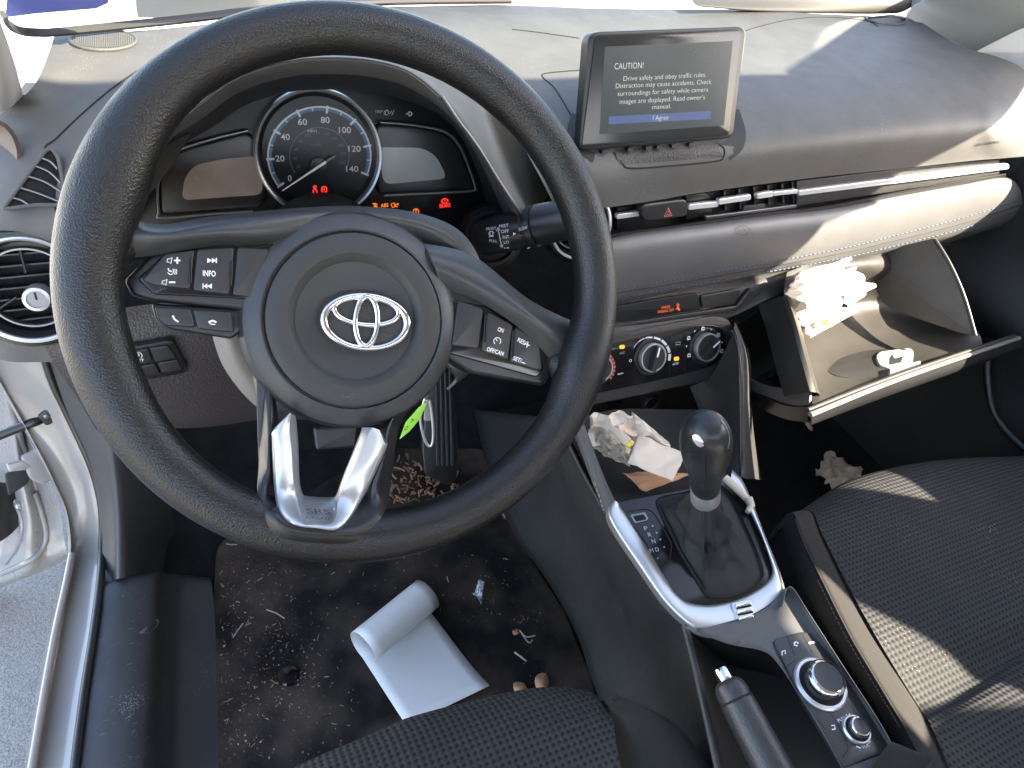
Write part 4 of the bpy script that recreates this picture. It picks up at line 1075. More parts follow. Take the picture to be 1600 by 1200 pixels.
    # right pillar of the stack
    rows = [[A(1078, 605, y=.12), A(1095, 650, y=.08), A(1098, 700, y=.04), A(1110, 765, y=-.02)],
            [A(1112, 585, y=.10), A(1120, 645, y=.06), A(1122, 700, y=.02), A(1128, 758, y=-.03)],
            [A(1141, 530, y=.10), A(1151, 600, y=.05), A(1153, 690, y=.0), A(1154, 745, y=-.035)],
            [A(1147, 510, y=.105), A(1161, 560, y=.065), A(1164, 660, y=.01), A(1166, 748, y=-.035)],
            [A(1148, 505, y=.13), A(1168, 560, y=.10), A(1172, 660, y=.05), A(1176, 748, y=.0)],
            [A(1150, 500, y=.22), A(1172, 560, y=.20), A(1176, 660, y=.16), A(1190, 750, y=.10)]]
    grid('stack_pillar', rows, DASHL, t, 6, 5, 0, None)
    P = [A(p.x, p.y, y=yy) for p, yy in zip(spline([V((1143, 518)), V((1155, 560)), V((1158, 660)), V((1158, 745))], 6), np.linspace(.098, -.038, 19))]
    tube('pillar_piping', P, .0022, SATIN, t, 8)
    rows = [[A(1118, 560, y=.098), A(1128, 620, y=.07), A(1128, 690, y=.02), A(1134, 745, y=-.03)],
            [A(1139, 532, y=.094), A(1149, 600, y=.049), A(1151, 690, y=-.001), A(1152, 744, y=-.037)]]
    # rear deck: right rail with switches, handbrake recess
    RP = Plane(A(1290, 1060, z=.375), (0, -.06, 1))
    rows = [[RP(1222, 930, -.002), RP(1262, 985), RP(1330, 1085), RP(1405, 1210)], [RP(1226, 918, .0), RP(1268, 975, .001), RP(1338, 1078, .001), RP(1420, 1210, .001)]]
    rail_l = [(1088, 985), (1140, 1004), (1190, 1014), (1214, 1032), (1250, 1085), (1290, 1150), (1325, 1215)]
    rail_r = [(1214, 950), (1224, 925), (1236, 925), (1262, 965), (1320, 1055), (1370, 1132), (1415, 1215)]
    hidden = [(1080, 960), (1120, 960), (1180, 960)]
    r1 = [RP(*p, -.10) for p in rail_l]; r2 = [RP(*p, -.004) for p in rail_l]; r3 = [RP(a[0]*.93+b[0]*.07, a[1]*.93+b[1]*.07, .0) for a, b in zip(rail_l, rail_r)]
    r4 = [RP(*p, .0) for p in rail_r]; r5 = [RP(p[0]+4, p[1]-1, -.008) for p in rail_r]; r6 = [RP(p[0]+5, p[1], -.25) for p in rail_r]
    grid('console_deck', [r1, r2, r3, r4, r5, r6], mat('deck_plastic', (.060, .060, .058), .42, dust=.5, var=.1, bump=('voro', 800, .2, .0004)), t, 5, 4, 0, None)
    # recess for the handbrake
    lft = [(1070, 978), (1078, 1008), (1087, 1045), (1098, 1095), (1110, 1150), (1124, 1215)]
    r0 = [A(p[0]-5, p[1], z=.3605) for p in lft]; r1 = [A(p[0]+3, p[1], z=.3615) for p in lft]
    r2 = [RP(p[0]+18, p[1]+6, -.05) for p in lft]; r3 = [RP(p[0]+70, p[1]+10, -.085) for p in lft]; r4 = [RP(p[0]+190, p[1]+10, -.09) for p in lft]
    grid('handbrake_recess', [r0, r1, r2, r3, r4], mat('recess_plastic', (.04, .038, .036), .6, dust=.5), t, 5, 4, 0, None)
    rows = [[RP(1070, 975, -.006), RP(1130, 998, -.006), RP(1190, 1006, -.006), RP(1225, 1040, -.01)], [RP(1072, 985, -.03), RP(1130, 1010, -.03), RP(1188, 1020, -.03), RP(1222, 1050, -.03)], [RP(1078, 1000, -.09), RP(1130, 1040, -.09), RP(1180, 1050, -.09), RP(1220, 1060, -.09)]]
    grid('recess_front', rows, SATIN, t, 5, 4)
    # media switches
    kp = slab('switch_pad', rnd([(1207, 1000), (1240, 990), (1262, 986), (1300, 1025), (1352, 1105), (1392, 1172), (1378, 1178), (1318, 1200), (1255, 1095)], [8, 6, 8, 10, 10, 6, 4, 4, 10]), RP, BTN, t, h=.0022, thick=.004, bevel=.001)
    mb = MB(); hh = .0024
    for l in [[(1229, 993), (1242, 1024)], [(1252, 988), (1270, 1020)], [(1225, 1045), (1242, 1032)], [(1298, 1115), (1316, 1145), (1325, 1168), (1316, 1184)], [(1330, 1100), (1352, 1140), (1374, 1156)], [(1276, 1122), (1290, 1140)]]: pline(mb, l, 1.0, RP, hh)
    mb.build('switch_gap_pattern', BLK, kp, False)
    mb = MB()
    pline(mb, [(1222, 1024), (1222, 1018), (1227, 1016), (1227, 1022)], 1.5, RP, hh, n=1); pline(mb, circ((1244, 1006), 3, 3, 8), 1.8, RP, hh, n=1)
    pline(mb, [(1264, 1005), (1273, 1003)], 2.6, RP, hh); pline(mb, [(1299, 1134), (1304, 1133), (1305, 1139), (1300, 1140)], 1.5, RP, hh, n=1)
    ptext(mb, 'PUSH', (1311, 1129), (1324, 1122), 4.2, RP, hh); pline(mb, [(1322, 1116), (1328, 1124)], 1.6, RP, hh); pline(mb, [(1328, 1115), (1323, 1125)], 1.6, RP, hh)
    ptext(mb, 'VOL', (1348, 1170), (1359, 1166), 4.6, RP, hh); pline(mb, [(1338, 1166), (1345, 1169)], 1.6, RP, hh); pline(mb, [(1354, 1163), (1360, 1158)], 1.6, RP, hh)
    mb.build('switch_symbols', WPAINT, kp, False)
    def knob(px, py, R, hh, name):
        o = RP(px, py, .0022)
        k = lathe(name, [(R*1.30, 0), (R*1.30, .002), (R*1.22, .0032), (R*1.10, .0032), (R*1.06, .0005)], o, RP.n, SILVER, t, 64)
        lathe('knob_well', [(R*1.08, .001), (R*.7, .0005), (0, .0005)], o, RP.n, BLK, k, 40)
        mb = MB(); prof = [(R*.80, .001), (R*.82, hh*.45), (R*.90, hh*.62), (R*.91, hh*.84), (R*.84, hh*.95), (R*.72, hh)]
        v, f = g_lathe(prof, o, RP.n, 60); f = [q for q in f if len(q) == 4]
        mi = []
        b = mb; v2 = v
        mb.v = list(v2)
        for q in f:
            ring = q[0]//60; seg = q[0] % 60
            mb.f.append(q); mb.mi.append(1 if (ring == 2 and (seg//4) % 3 == 0) or ring in (0,) else 0)
        mb.build('knob_body', [CHROME, SILVERD], k)
        lathe('knob_cap', [(R*.73, hh-.001), (R*.70, hh-.0006), (R*.5, hh-.001), (0, hh-.0012)], o, RP.n, SATIN, k, 48)
    knob(1281, 1069, .0185, .017, 'rotary_controller'); knob(1337, 1141, .0095, .010, 'volume_knob')
    # armrest nose at the bottom
    v, f = g_tube([RP(1375, 1195, .0), RP(1430, 1235, .01)], [.022, .03], 20, up=(0, 0, 1)); obj('armrest', v, f, BOLST, t)
console()

def shifter():
    t = thing('gear_shifter', 'black automatic gear shifter with silver collar rising from a leatherette boot', 'gear lever', A(1120, 860, z=.385))
    lp = [(1030, 781), (1033, 800), (1048, 832), (1066, 868), (1094, 914), (1104, 928), (1120, 933), (1145, 931), (1170, 920), (1186, 906), (1189, 892), (1176, 855), (1152, 803), (1130, 768), (1100, 764), (1066, 773)]
    base = [CP2(p[0], p[1], .001) for p in lp]
    cc = A(1102, 775, y=-.085)    # collar centre
    top = A(1103, 690, y=-.105)
    ax = (top-cc).normalized()
    r_, u_, n_ = frame(ax, (0, 1, 0))
    m = len(lp)
    # collar ring matched by pixel direction
    def ringp(R, h):
        out = []
        bc = sum(base, V((0, 0, 0)))/m
        for b in base:
            d = b-bc; d = d-ax*d.dot(ax); d.normalize(); out.append(cc+ax*h+d*R)
        return out
    rows = []
    rc = ringp(.0125, -.002)
    rng = random.Random(3)
    for k in range(9):
        s = k/8; w = s
        row = []
        for i in range(m):
            a = base[i]*(1-s)+rc[i]*s
            bc = cc*s + (sum(base, V((0, 0, 0)))/m)*(1-s)
            wr = (1 if i % 2 else -1)*.0034*math.sin(s*math.pi) + noise.noise(V((i*.9, k*.7, 0)))*.009*math.sin(s*math.pi)
            pinch = 1-.20*math.sin(min(1, s*1.1)*math.pi) if s > 0 else 1
            row.append(bc+(a-bc)*pinch + (a-bc).normalized()*wr + V((0, 0, -.008*math.sin(s*math.pi))))
        rows.append(row)
    lip = [[p + (p-sum(base, V((0, 0, 0)))/m)*.035 + CP2.n*(-.001) for p in base], [p+(p-sum(base, V((0, 0, 0)))/m)*.02+CP2.n*.0035 for p in base]]
    grid('boot', lip+rows, BOOT, t, 4, 4, 0, None, closed_u=True)
    tube('boot_seam', [cc-u_*.0132+ax*-.003, (cc-u_*.0132)*.6+CP2(1112, 862, .02)*.4+V((0, -.002, 0)), CP2(1115, 862, .028)], .0008, BLK, t, 6)
    lathe('collar', [(.0125, -.006), (.0142, -.004), (.0142, .003), (.0138, .0045), (.0138, .024), (.0130, .026)], cc, ax, SILVER, t, 40)
    top = A(1103, 690, y=-.105)
    h = (top-cc).dot(ax)
    kx = (top-cc)-ax*h
    prof = [(.0100, .025), (.0132, .0255), (.0142, h*.42), (.0166, h*.58), (.0194, h*.78), (.0206, h*.94), (.0198, h*1.08), (.0170, h*1.18), (.012, h*1.25), (.005, h*1.28), (0, h*1.282)]
    seg = 40; vs = []; fs = []
    P = [V((a, b, 0)) for a, b in prof]; P = spline(P, 4)
    for p in P:
        c = cc+ax*p.y+kx*min(1, max(0, (p.y-.022)/(h-.022)))
        for k in range(seg):
            a = 2*math.pi*k/seg; vs.append(c+r_*math.cos(a)*p.x*1.0+u_*math.sin(a)*p.x*1.06)
    for i in range(len(P)-1):
        for k in range(seg): fs.append((i*seg+k, i*seg+(k+1) % seg, (i+1)*seg+(k+1) % seg, (i+1)*seg+k))
    fs.append(tuple(reversed(range(seg))))
    kb = obj('knob', vs, fs, mat('knob_satin', (.014, .014, .015), .40, coat=.05), t, True, None)
    KS = Surf(kb, fallback=Plane(top, (0, -1, .5)))
    # oval silver button and side groove
    pts = [KS(p.x, p.y, .0002) for p in [V(q) for q in circ((1091, 688), 12.5, 6.5, 28, rot=52)]]
    nn = KS.normal(1091, 688); v, f = g_slab([p+nn*.0012 for p in pts], nn, .004, .0008); obj('release_button', v, f, CHROME, t, True, 40)
    P = [KS(p.x, p.y, .0002) for p in spline([V((1068, 700)), V((1078, 708)), V((1098, 710)), V((1101, 735)), V((1098, 760))], 8)]
    tube('knob_seam', P, .0006, BLK, t, 6)
    P = [KS(p.x, p.y, .0004) for p in spline([V((1126, 658)), V((1134, 668)), V((1139, 684)), V((1137, 700))], 8)]
    tube('knob_seam', P, .0005, SILVERD, t, 6)
shifter()

def handbrake():
    t = thing('handbrake_lever', 'black handbrake lever with a chrome push button, lowered in its recess', 'handbrake', A(1150, 1100, z=.37))
    a = A(1138, 1070, z=.375); b = A(1222, 1230, z=.36); d = (b-a).normalized()
    prof = [V((.0085, -.004, 0)), V((.0125, -.001, 0)), V((.0145, .006, 0)), V((.0145, .014, 0)), V((.0152, .016, 0)), V((.0160, .05, 0)), V((.0170, .11, 0)), V((.0175, .20, 0))]
    v, f = g_lathe([(p.x, p.y) for p in spline(prof, 3)], a, d, 36); obj('grip', v, f, mat('grip_leather', (.03, .029, .031), .38, bump=('voro', 700, .4, .0006)), t, True, None)
    lathe('push_button', [(.0065, .004), (.0072, -.004), (.0070, -.012), (.0060, -.0145), (.0, -.0148)], a, d, CHROME, t, 32)
handbrake()

# ================================================================== SEATS
def passenger_seat():
    t = thing('passenger_seat', 'black mesh fabric passenger seat cushion with bolster, patched with sunlight', 'car seat', (.72, -.3, 0))
    S = [(1268, 800), (1300, 778), (1345, 752), (1420, 732), (1500, 721), (1600, 717), (1720, 715)]
    def rowat(py0, xs, z): return [A(x, y, z=z) for x, y in xs]
    front_under = [A(p[0], p[1], z=.315)+V((0, .012, -.14)) for p in S]
    r0 = [A(*p, z=.318) for p in S]; r00 = [A(*p, z=.318)+V((0, .016, -.03)) for p in S]
    r1 = [A(*p, z=.332) for p in [(1285, 835), (1330, 812), (1385, 795), (1460, 782), (1540, 775), (1630, 772), (1740, 770)]]
    r2 = [A(*p, z=.336) for p in [(1325, 915), (1380, 895), (1440, 880), (1520, 868), (1600, 862), (1690, 860), (1800, 858)]]
    r3 = [A(*p, z=.334) for p in [(1375, 1005), (1430, 990), (1500, 975), (1580, 962), (1660, 955), (1760, 952), (1870, 950)]]
    # the crease between front and rear cushion panels
    r4 = [A(*p, z=z) for p, z in zip([(1438, 1108), (1482, 1088), (1530, 1055), (1580, 1020), (1640, 1000), (1740, 990), (1850, 985)], [.318]*7)]
    r5 = [A(*p, z=.332) for p in [(1455, 1135), (1510, 1112), (1570, 1080), (1620, 1050), (1700, 1030), (1800, 1020), (1920, 1015)]]
    r6 = [A(*p, z=.34) for p in [(1500, 1240), (1560, 1230), (1640, 1220), (1720, 1210), (1800, 1200), (1900, 1190), (2000, 1180)]]
    grid('cushion', [front_under, r00, r0, r1, r2, r3, r4, r5, r6], FABRIC, t, 6, 6, 0, None)
    # bolster
    inn = [(1268, 800), (1285, 835), (1325, 915), (1375, 1005), (1438, 1108), (1460, 1150), (1502, 1240)]
    top = [(1246, 806), (1262, 838), (1302, 918), (1350, 1008), (1405, 1100), (1432, 1145), (1476, 1240)]
    ridge = [(1243, 812), (1256, 850), (1283, 905), (1330, 998), (1382, 1085), (1412, 1135), (1458, 1240)]
    out = [(1216, 850), (1225, 885), (1238, 925), (1272, 990), (1330, 1080), (1372, 1150), (1425, 1240)]
    R = [[A(*p, z=.310) for p in inn], [A(a[0]*.7+b[0]*.3, a[1]*.7+b[1]*.3, z=.335) for a, b in zip(inn, top)], [A(*p, z=.350) for p in top], [A(*p, z=.352) for p in ridge],
         [A(a[0]*.5+b[0]*.5, a[1]*.5+b[1]*.5, z=.335) for a, b in zip(ridge, out)], [A(*p, z=.295) for p in out], [A(*p, z=.295)+V((.01, 0, -.20)) for p in out]]
    for row in R:   # close the front end
        c_ = row[0]; m_ = V((.50, 0, .30)); k_ = V((m_.x-c_.x, 0, 0))
        row.insert(0, c_+k_*.25+V((0, .012, -.012))); row.insert(0, c_+k_*.45+V((0, .020, -.045))); row.insert(0, c_+k_*.5+V((0, .020, -.16)))
    grid('bolster', R, BOLST, t, 6, 5, 0, None)
    BSf = Surf(bpy.data.objects['bolster'], fallback=Plane((.45, -.2, .35), (0, 0, 1)))
    P = [BSf(p.x, p.y, .0004) for p in spline([V(q) for q in ridge[:-1]+[(1440, 1190)]], 10)]
    tube('piping', P, .0013, BOLST, t, 8)
    mb = MB(); P = spline([V((p[0]-5, p[1]+2)) for p in ridge[2:-1]], 14)
    for k in range(0, len(P)-1):
        a, b = P[k], P[k]*.35+P[k+1]*.65; v, f = g_tube([BSf(a.x, a.y, .0005), BSf(b.x, b.y, .0005)], .0006, 5); mb.add(v, f)
    mb.build('stitching', mat('seat_thread', (.12, .10, .07), .7), t)
    return t
passenger_seat()
def driver_seat():
    t = thing('driver_seat', 'front edge of the black mesh fabric driver seat cushion at the bottom of the picture', 'car seat', (.05, -.35, 0))
    S = [(380, 1260), (440, 1222), (500, 1192), (590, 1154), (640, 1131), (722, 1108), (800, 1090), (860, 1081), (920, 1085), (942, 1096)]
    sh = [V((p[0], p[1])) for p in S]
    rows = [[A(*p, z=.315)+V((0, .01, -.2)) for p in sh], [A(*p, z=.315)+V((0, .012, -.03)) for p in sh], [A(*p, z=.318) for p in sh],
            [A(p.x+k*1.5, p.y+22, z=.332) for k, p in enumerate(sh)], [A(p.x+k*2.4, p.y+70, z=.342) for k, p in enumerate(sh)], [A(p.x+k*4.2, p.y+170, z=.345) for k, p in enumerate(sh)]]
    grid('cushion', rows, FABRIC, t, 6, 6, 0, None)
    inn = [(942, 1096), (951, 1118), (962, 1160), (985, 1266)]
    top = [(956, 1098), (985, 1122), (1010, 1168), (1040, 1266)]
    out = [(972, 1100), (1036, 1126), (1082, 1162), (1130, 1240)]
    R = [[A(*p, z=.318) for p in inn], [A(*p, z=.340) for p in top], [A(*p, z=.325) for p in out], [A(*p, z=.325)+V((.006, -.0, -.18)) for p in out]]
    for row in R: row.insert(0, row[0]+V((0, .01, -.03))); row.insert(0, row[0]+V((0, 0, -.15)))
    grid('bolster', R, BOLST, t, 6, 5, 0, None)
    P = [A(p.x, p.y, z=.3215) for p in spline([V((960, 1090)), V((1000, 1106)), V((1048, 1140)), V((1098, 1195))], 8)]
    P = [A(p.x, p.y, z=.343-.0006*i) for i, p in enumerate(spline([V((955, 1092)), V((985, 1112)), V((1030, 1150)), V((1075, 1215))], 8))]
    tube('piping', P, .0011, BOLST, t, 6)
driver_seat()

# ================================================================== GLOVE BOX
def glove_box():
    t = thing('glove_box', 'open glove box hanging down on the passenger side, stuffed with tissues', 'glove box', (.72, .2, .36))
    L = LINER
    lip0 = [A(1272, 628, z=.43), A(1330, 606, z=.425), A(1400, 583, z=.42), A(1470, 562, z=.42), A(1540, 545, z=.42)]
    rows = [[p+V((0, .0, -.004)) for p in lip0],
            [A(1262, 590, z=.41), A(1320, 575, z=.40), A(1395, 556, z=.40), A(1465, 540, z=.41), A(1532, 526, z=.425)],
            [A(1250, 545, z=.41), A(1310, 530, z=.40), A(1385, 510, z=.40), A(1455, 500, z=.41), A(1524, 510, z=.44)],
            [A(1235, 500, z=.42), A(1290, 480, z=.42), A(1365, 465, z=.42), A(1435, 465, z=.44), A(1505, 485, z=.46)],
            [A(1225, 460, y=.14), A(1290, 430, y=.16), A(1365, 420, y=.17), A(1430, 430, y=.17), A(1490, 440, y=.13)],
            [A(1230, 425, y=.15), A(1290, 405, y=.18), A(1365, 395, y=.19), A(1430, 385, y=.19), A(1475, 378, y=.15)]]
    bin_ = grid('bin', rows, L, t, 6, 6, 0, None)
    # left side wall (thin, sunlit edge) and outer face
    lw = [(1222, 462), (1236, 505), (1248, 550), (1266, 612)]
    a = [A(*p, y=yy) for p, yy in zip(lw, (.125, .09, .06, .02))]
    b = [A(p[0]+12, p[1]+2, y=yy-.002) for p, yy in zip(lw, (.125, .09, .06, .02))]
    v, f = g_grid([[p+V((.002, .03, -.035)) for p in a], [p+V((.001, .001, -.001)) for p in a]], 5, 3); obj('side_wall', v, f, MATTE, t, True, 40)
    v, f = g_grid([a, b, [A(p[0]+16, p[1]+8, z=.41+.02*(1-i/3)) for i, p in enumerate(lw)]], 5, 3); obj('bin_edge', v, f, LINER, t, True, 40)
    # right wall: fan shaped
    RW = Plane(A(1490, 460, x=.83), (-.93, -.30, .20))
    slab('side_wall', rnd([(1345, 400), (1460, 372), (1474, 390), (1498, 440), (1516, 490), (1524, 524), (1500, 520), (1440, 500), (1380, 478)], [2, 3, 20, 30, 30, 4, 10, 20, 20]), RW, mat('glove_side_plastic', (.046, .038, .031), .5, dust=.4, var=.2), t, h=0, thick=.003, bevel=.0005)
    P = [RW(p.x, p.y, .001) for p in spline([V((1461, 374)), V((1484, 412)), V((1506, 462)), V((1524, 524))], 8)]
    tube('wall_rim', P, .0026, SATIN, t, 8)
    # door lip: two ribs
    def edge(p0, p1, p2, r, m, z0=.428):
        pp = spline([V(p0), V(p1), V(p2)], 8); return tube('door_rim', [A(p.x, p.y, z=z0) for p in pp], r, m, t, 12, oval=.8)
    lipm = mat('door_rim_plastic', (.17, .165, .15), .4, dust=.2)
    edge((1266, 648), (1400, 594), (1592, 528), .0036, lipm, .424)
    edge((1262, 640), (1396, 588), (1585, 524), .0028, LINER, .428)
    # outer door skin, below
    rows = [[A(1266, 650, z=.420), A(1400, 597, z=.420), A(1594, 531, z=.420)], [A(1266, 662, z=.40), A(1400, 612, z=.40), A(1594, 545, z=.40)], [A(1262, 640, z=.36), A(1390, 590, z=.36), A(1580, 520, z=.36)], [A(1200, 590, z=.33), A(1340, 540, z=.33), A(1540, 470, z=.33)]]
    grid('door_skin', rows, SATIN, t, 5, 4, .002)
    # hinge side flap
    rows = [[A(1164, 590, y=.12), A(1195, 602, y=.09), A(1230, 608, y=.06), A(1266, 614, y=.03)], [A(1166, 608, y=.12), A(1192, 620, y=.085), A(1228, 634, y=.05), A(1264, 632, y=.02)]]
    grid('hinge_arm', rows, mat('arm_plastic', (.10, .09, .08), .5, dust=.5), t, 5, 3, .003)
    rows = [[A(1166, 608, y=.118), A(1192, 620, y=.083), A(1228, 634, y=.048), A(1264, 636, y=.018)], [A(1166, 622, y=.12), A(1192, 640, y=.085), A(1228, 655, y=.05), A(1262, 660, y=.02)]]
    grid('hinge_arm', rows, SATIN, t, 5, 3, .003)
    # recess and latch
    BS = Surf(bin_, fallback=Plane((.7, .03, .42), (0, 0, 1)))
    BP = Plane(BS(1350, 570, .0), BS.normal(1350, 570))
    rec = slab('latch_recess', rnd([(1275, 566), (1310, 554), (1345, 548), (1385, 545), (1428, 538), (1432, 575), (1395, 586), (1350, 592), (1300, 586)], [2, 10, 10, 6, 6, 6, 4, 10, 14]), BP, mat('recess_black', (.018, .017, .016), .5), t, h=.0035, thick=.004, bevel=.0008)
    LW = mat('latch_white', (.34, .33, .30), .4)
    la = slab('latch', rnd([(1368, 556), (1374, 549), (1420, 543), (1428, 547), (1426, 568), (1392, 575), (1374, 570)], 5), BP, LW, t, h=.007, thick=.006, bevel=.0015)
    slab('latch_slot', rnd([(1390, 560), (1394, 553), (1398, 560), (1412, 556), (1408, 566), (1390, 570)], 1), BP, BLK, la, h=.0074, thick=.003, bevel=0)
    slab('latch_bar', rnd([(1390, 576), (1438, 563), (1441, 575), (1391, 592)], 2), BP, LW, la, h=.011, thick=.010, bevel=.001)
    # dark cavity behind, in the dashboard
    rows = [[A(1140, 520, y=.20), A(1225, 458, y=.22), A(1300, 415, y=.25), A(1420, 385, y=.27), A(1560, 350, y=.27), A(1640, 340, y=.27)], [A(1165, 600, y=.23), A(1240, 560, y=.25), A(1330, 540, y=.27), A(1430, 520, y=.28), A(1560, 500, y=.28), A(1640, 480, y=.28)]]
    grid('cavity', rows, MATTE, t, 4, 4, .003)
glove_box()
def crumple(name, c, amp, seed, mt, nu=26, label='', cat='napkin', group=None, fold=3.0, curl=0, jag=.06, thick=.0004):
    c = [V(p) for p in c]
    vs = []; fs = []; n = (c[1]-c[0]).cross(c[3]-c[0]).normalized()
    if n.z < 0: n = -n
    S = max((c[1]-c[0]).length, (c[3]-c[0]).length)
    for i in range(nu):
        for j in range(nu):
            u = i/(nu-1); v = j/(nu-1)
            e = noise.noise(V((u*4+seed, v*4, seed*1.3)))*jag
            e2 = noise.noise(V((u*4-seed, v*4+5, seed*.7)))*jag
            uu = min(1.06, max(-.06, u+e)); vv = min(1.06, max(-.06, v+e2))
            p = c[0]*(1-uu)*(1-vv)+c[1]*uu*(1-vv)+c[2]*uu*vv+c[3]*(1-uu)*vv
            q = V((u*fold+seed*3.1, v*fold+seed, 0))
            r = 1-abs(noise.noise(q)*2.4); r2 = abs(noise.noise(q*2.3+V((9, 0, 0))))*1.5; r3 = noise.noise(q*5)*.25
            hh = (max(0, r)*.75+r2*.35+r3*.12)*amp
            if curl: hh += curl*max(0, (u-.6))**2*6
            vs.append(p+n*hh)
    for i in range(nu-1):
        for j in range(nu-1): fs.append((i*nu+j, (i+1)*nu+j, (i+1)*nu+j+1, i*nu+j+1))
    o = obj(name, vs, fs, mt, None, True, 60)
    md = o.modifiers.new('solid', 'SOLIDIFY'); md.thickness = thick
    tag(o, label, cat, group); return o
G1 = 'crumpled tissues in the glove box'
crumple('tissue', [A(1218, 462, y=.11), A(1238, 428, y=.13), A(1322, 404, y=.13), A(1300, 500, y=.09)], .012, 1.0, NAPW, 30, 'sunlit white tissue at the left edge of the open glove box', 'tissue', G1, jag=.03)
crumple('tissue', [A(1285, 440, y=.13), A(1328, 418, y=.14), A(1362, 450, y=.12), A(1320, 482, y=.10)], .011, 2.4, NAPK, 26, 'cream tissue on the right of the heap in the glove box', 'tissue', G1, jag=.03)
crumple('tissue', [A(1238, 490, z=.45), A(1290, 475, z=.45), A(1335, 490, z=.44), A(1262, 530, z=.43)], .009, 4.2, NAPW, 26, 'white tissue hanging lowest in the glove box heap', 'tissue', G1, jag=.03)
tag(obj('orange_scrap', *g_slab([A(*p, z=.452) for p in ((1285, 500), (1295, 499), (1296, 508), (1288, 509))], (0, -.5, .8), .002, .0003), mat('orange_plastic', (.8, .25, .03), .5)), 'small orange scrap under the glove box tissues', 'scrap')

# ================================================================== PAPERS IN THE CONSOLE SHELF
G2 = 'crumpled napkins on the console shelf'
crumple('napkin', [A(916, 690, z=.405), A(918, 640, z=.445), A(990, 640, z=.445), A(1000, 700, z=.400)], .016, 6.1, NAPK, 30, 'beige napkin standing at the back of the console shelf', 'napkin', G2, fold=2.2)
crumple('napkin', [A(990, 700, z=.41), A(988, 645, z=.44), A(1042, 690, z=.42), A(1050, 712, z=.405)], .010, 7.3, NAPK, 24, 'beige napkin flap beside the power socket', 'napkin', G2, fold=2)
crumple('napkin', [A(930, 700, z=.402), A(938, 672, z=.42), A(985, 700, z=.42), A(985, 728, z=.40)], .014, 8.9, NAPW, 26, 'white crumpled napkin in the middle of the shelf heap', 'napkin', G2, fold=2.6)
crumple('napkin', [A(980, 725, z=.412), A(997, 679, z=.425), A(1069, 710, z=.415), A(1050, 753, z=.405)], .005, 9.7, mat('napkin_light', (.62, .53, .43), .8), 24, 'flat folded napkin lying on top, nearest the gear shifter', 'napkin', G2, fold=1.3, jag=.02)
crumple('paper_scrap', [A(970, 740, z=.395), A(1030, 735, z=.395), A(1077, 742, z=.395), A(1010, 768, z=.382)], .006, 3.3, mat('tan_paper', (.55, .30, .15), .7, var=.15), 22, 'orange tan paper under the folded napkin', 'paper', None, fold=1.5)
def packet():
    t = thing('sauce_packet', 'small white twisted packet with yellow mark on the napkins', 'packet', A(970, 680, z=.425))
    P = spline([A(953, 669, z=.433), A(965, 676, z=.433), A(978, 688, z=.432), A(988, 697, z=.430)], 6)
    v, f = g_tube(P, [.002+.003*math.sin(i/len(P)*3)+.0006*(i % 2) for i in range(len(P))], 10); obj('wrapper', v, f, NAPW, t)
    v, f = g_tube(P[-5:-1], .0048, 10); obj('band', v, f, mat('yellow_print', (.7, .55, .05), .5), t)
packet()
mb = MB()
v, f = g_tube([A(1132, 746, z=.405), A(1150, 762, z=.402), A(1168, 780, z=.398)], [.0042, .0045, .004], 12); mb.add(v, f)
v, f = g_tube([A(1169, 778, z=.40), A(1174, 790, z=.397), A(1168, 800, z=.395)], [.0046, .004, .0028], 10); mb.add(v, f)
tag(mb.build('paper_wrapper', NAPW), 'rolled white paper wrapper beside the gear shifter boot', 'wrapper')

# ================================================================== FLOOR
v, f = g_box((.38, .1, -.012), (1, 0, 0), (0, 1, 0), (0, 0, 1), 1.42, 1.7, .02)
tag(obj('carpet_floor', v, f, CARPET, None, False), kind='structure')
rows = [[V((x, .50, -.01)) for x in (-.35, .1, .5, 1.1)], [V((x, .56, .08)) for x in (-.35, .1, .5, 1.1)], [V((x, .66, .30)) for x in (-.35, .1, .5, 1.1)], [V((x, .68, .62)) for x in (-.35, .1, .5, 1.1)]]
g_ = grid('firewall_carpet', rows, CARPET, None, 4, 4, .01); tag(g_, kind='structure')
def dirty():
    m = mat('mat_carpet', (.013, .012, .012), .95, spec=.12, bump=('noise', 1400, .9, .0015)); nt = m.node_tree; N = nt.nodes; L = nt.links; b = N['Principled BSDF']
    geo = N.new('ShaderNodeNewGeometry')
    def rng_(scale, lo, hi, det, out):
        t = N.new('ShaderNodeTexNoise'); t.inputs['Scale'].default_value = scale; t.inputs['Detail'].default_value = det; L.new(geo.outputs['Position'], t.inputs['Vector'])
        r = N.new('ShaderNodeMapRange'); r.inputs[1].default_value = lo; r.inputs[2].default_value = hi; r.inputs[4].default_value = out; L.new(t.outputs['Fac'], r.inputs[0]); return r.outputs[0]
    a = rng_(11, .42, .70, 8, .8); c = rng_(420, .60, .70, 3, .9)
    mx = N.new('ShaderNodeMix'); mx.data_type = 'RGBA'; L.new(a, mx.inputs[0]); mx.inputs[6].default_value = (.013, .0125, .012, 1); mx.inputs[7].default_value = (.10, .075, .058, 1)
    mu = N.new('ShaderNodeMath'); mu.operation = 'MULTIPLY'; L.new(rng_(12, .45, .7, 4, .6), mu.inputs[0]); L.new(c, mu.inputs[1])
    m2 = N.new('ShaderNodeMix'); m2.data_type = 'RGBA'; L.new(mu.outputs[0], m2.inputs[0]); L.new(mx.outputs[2], m2.inputs[6]); m2.inputs[7].default_value = (.16, .12, .09, 1)
    L.new(m2.outputs[2], b.inputs['Base Color']); return m
F0 = Plane((0, 0, .004), (0, 0, 1))
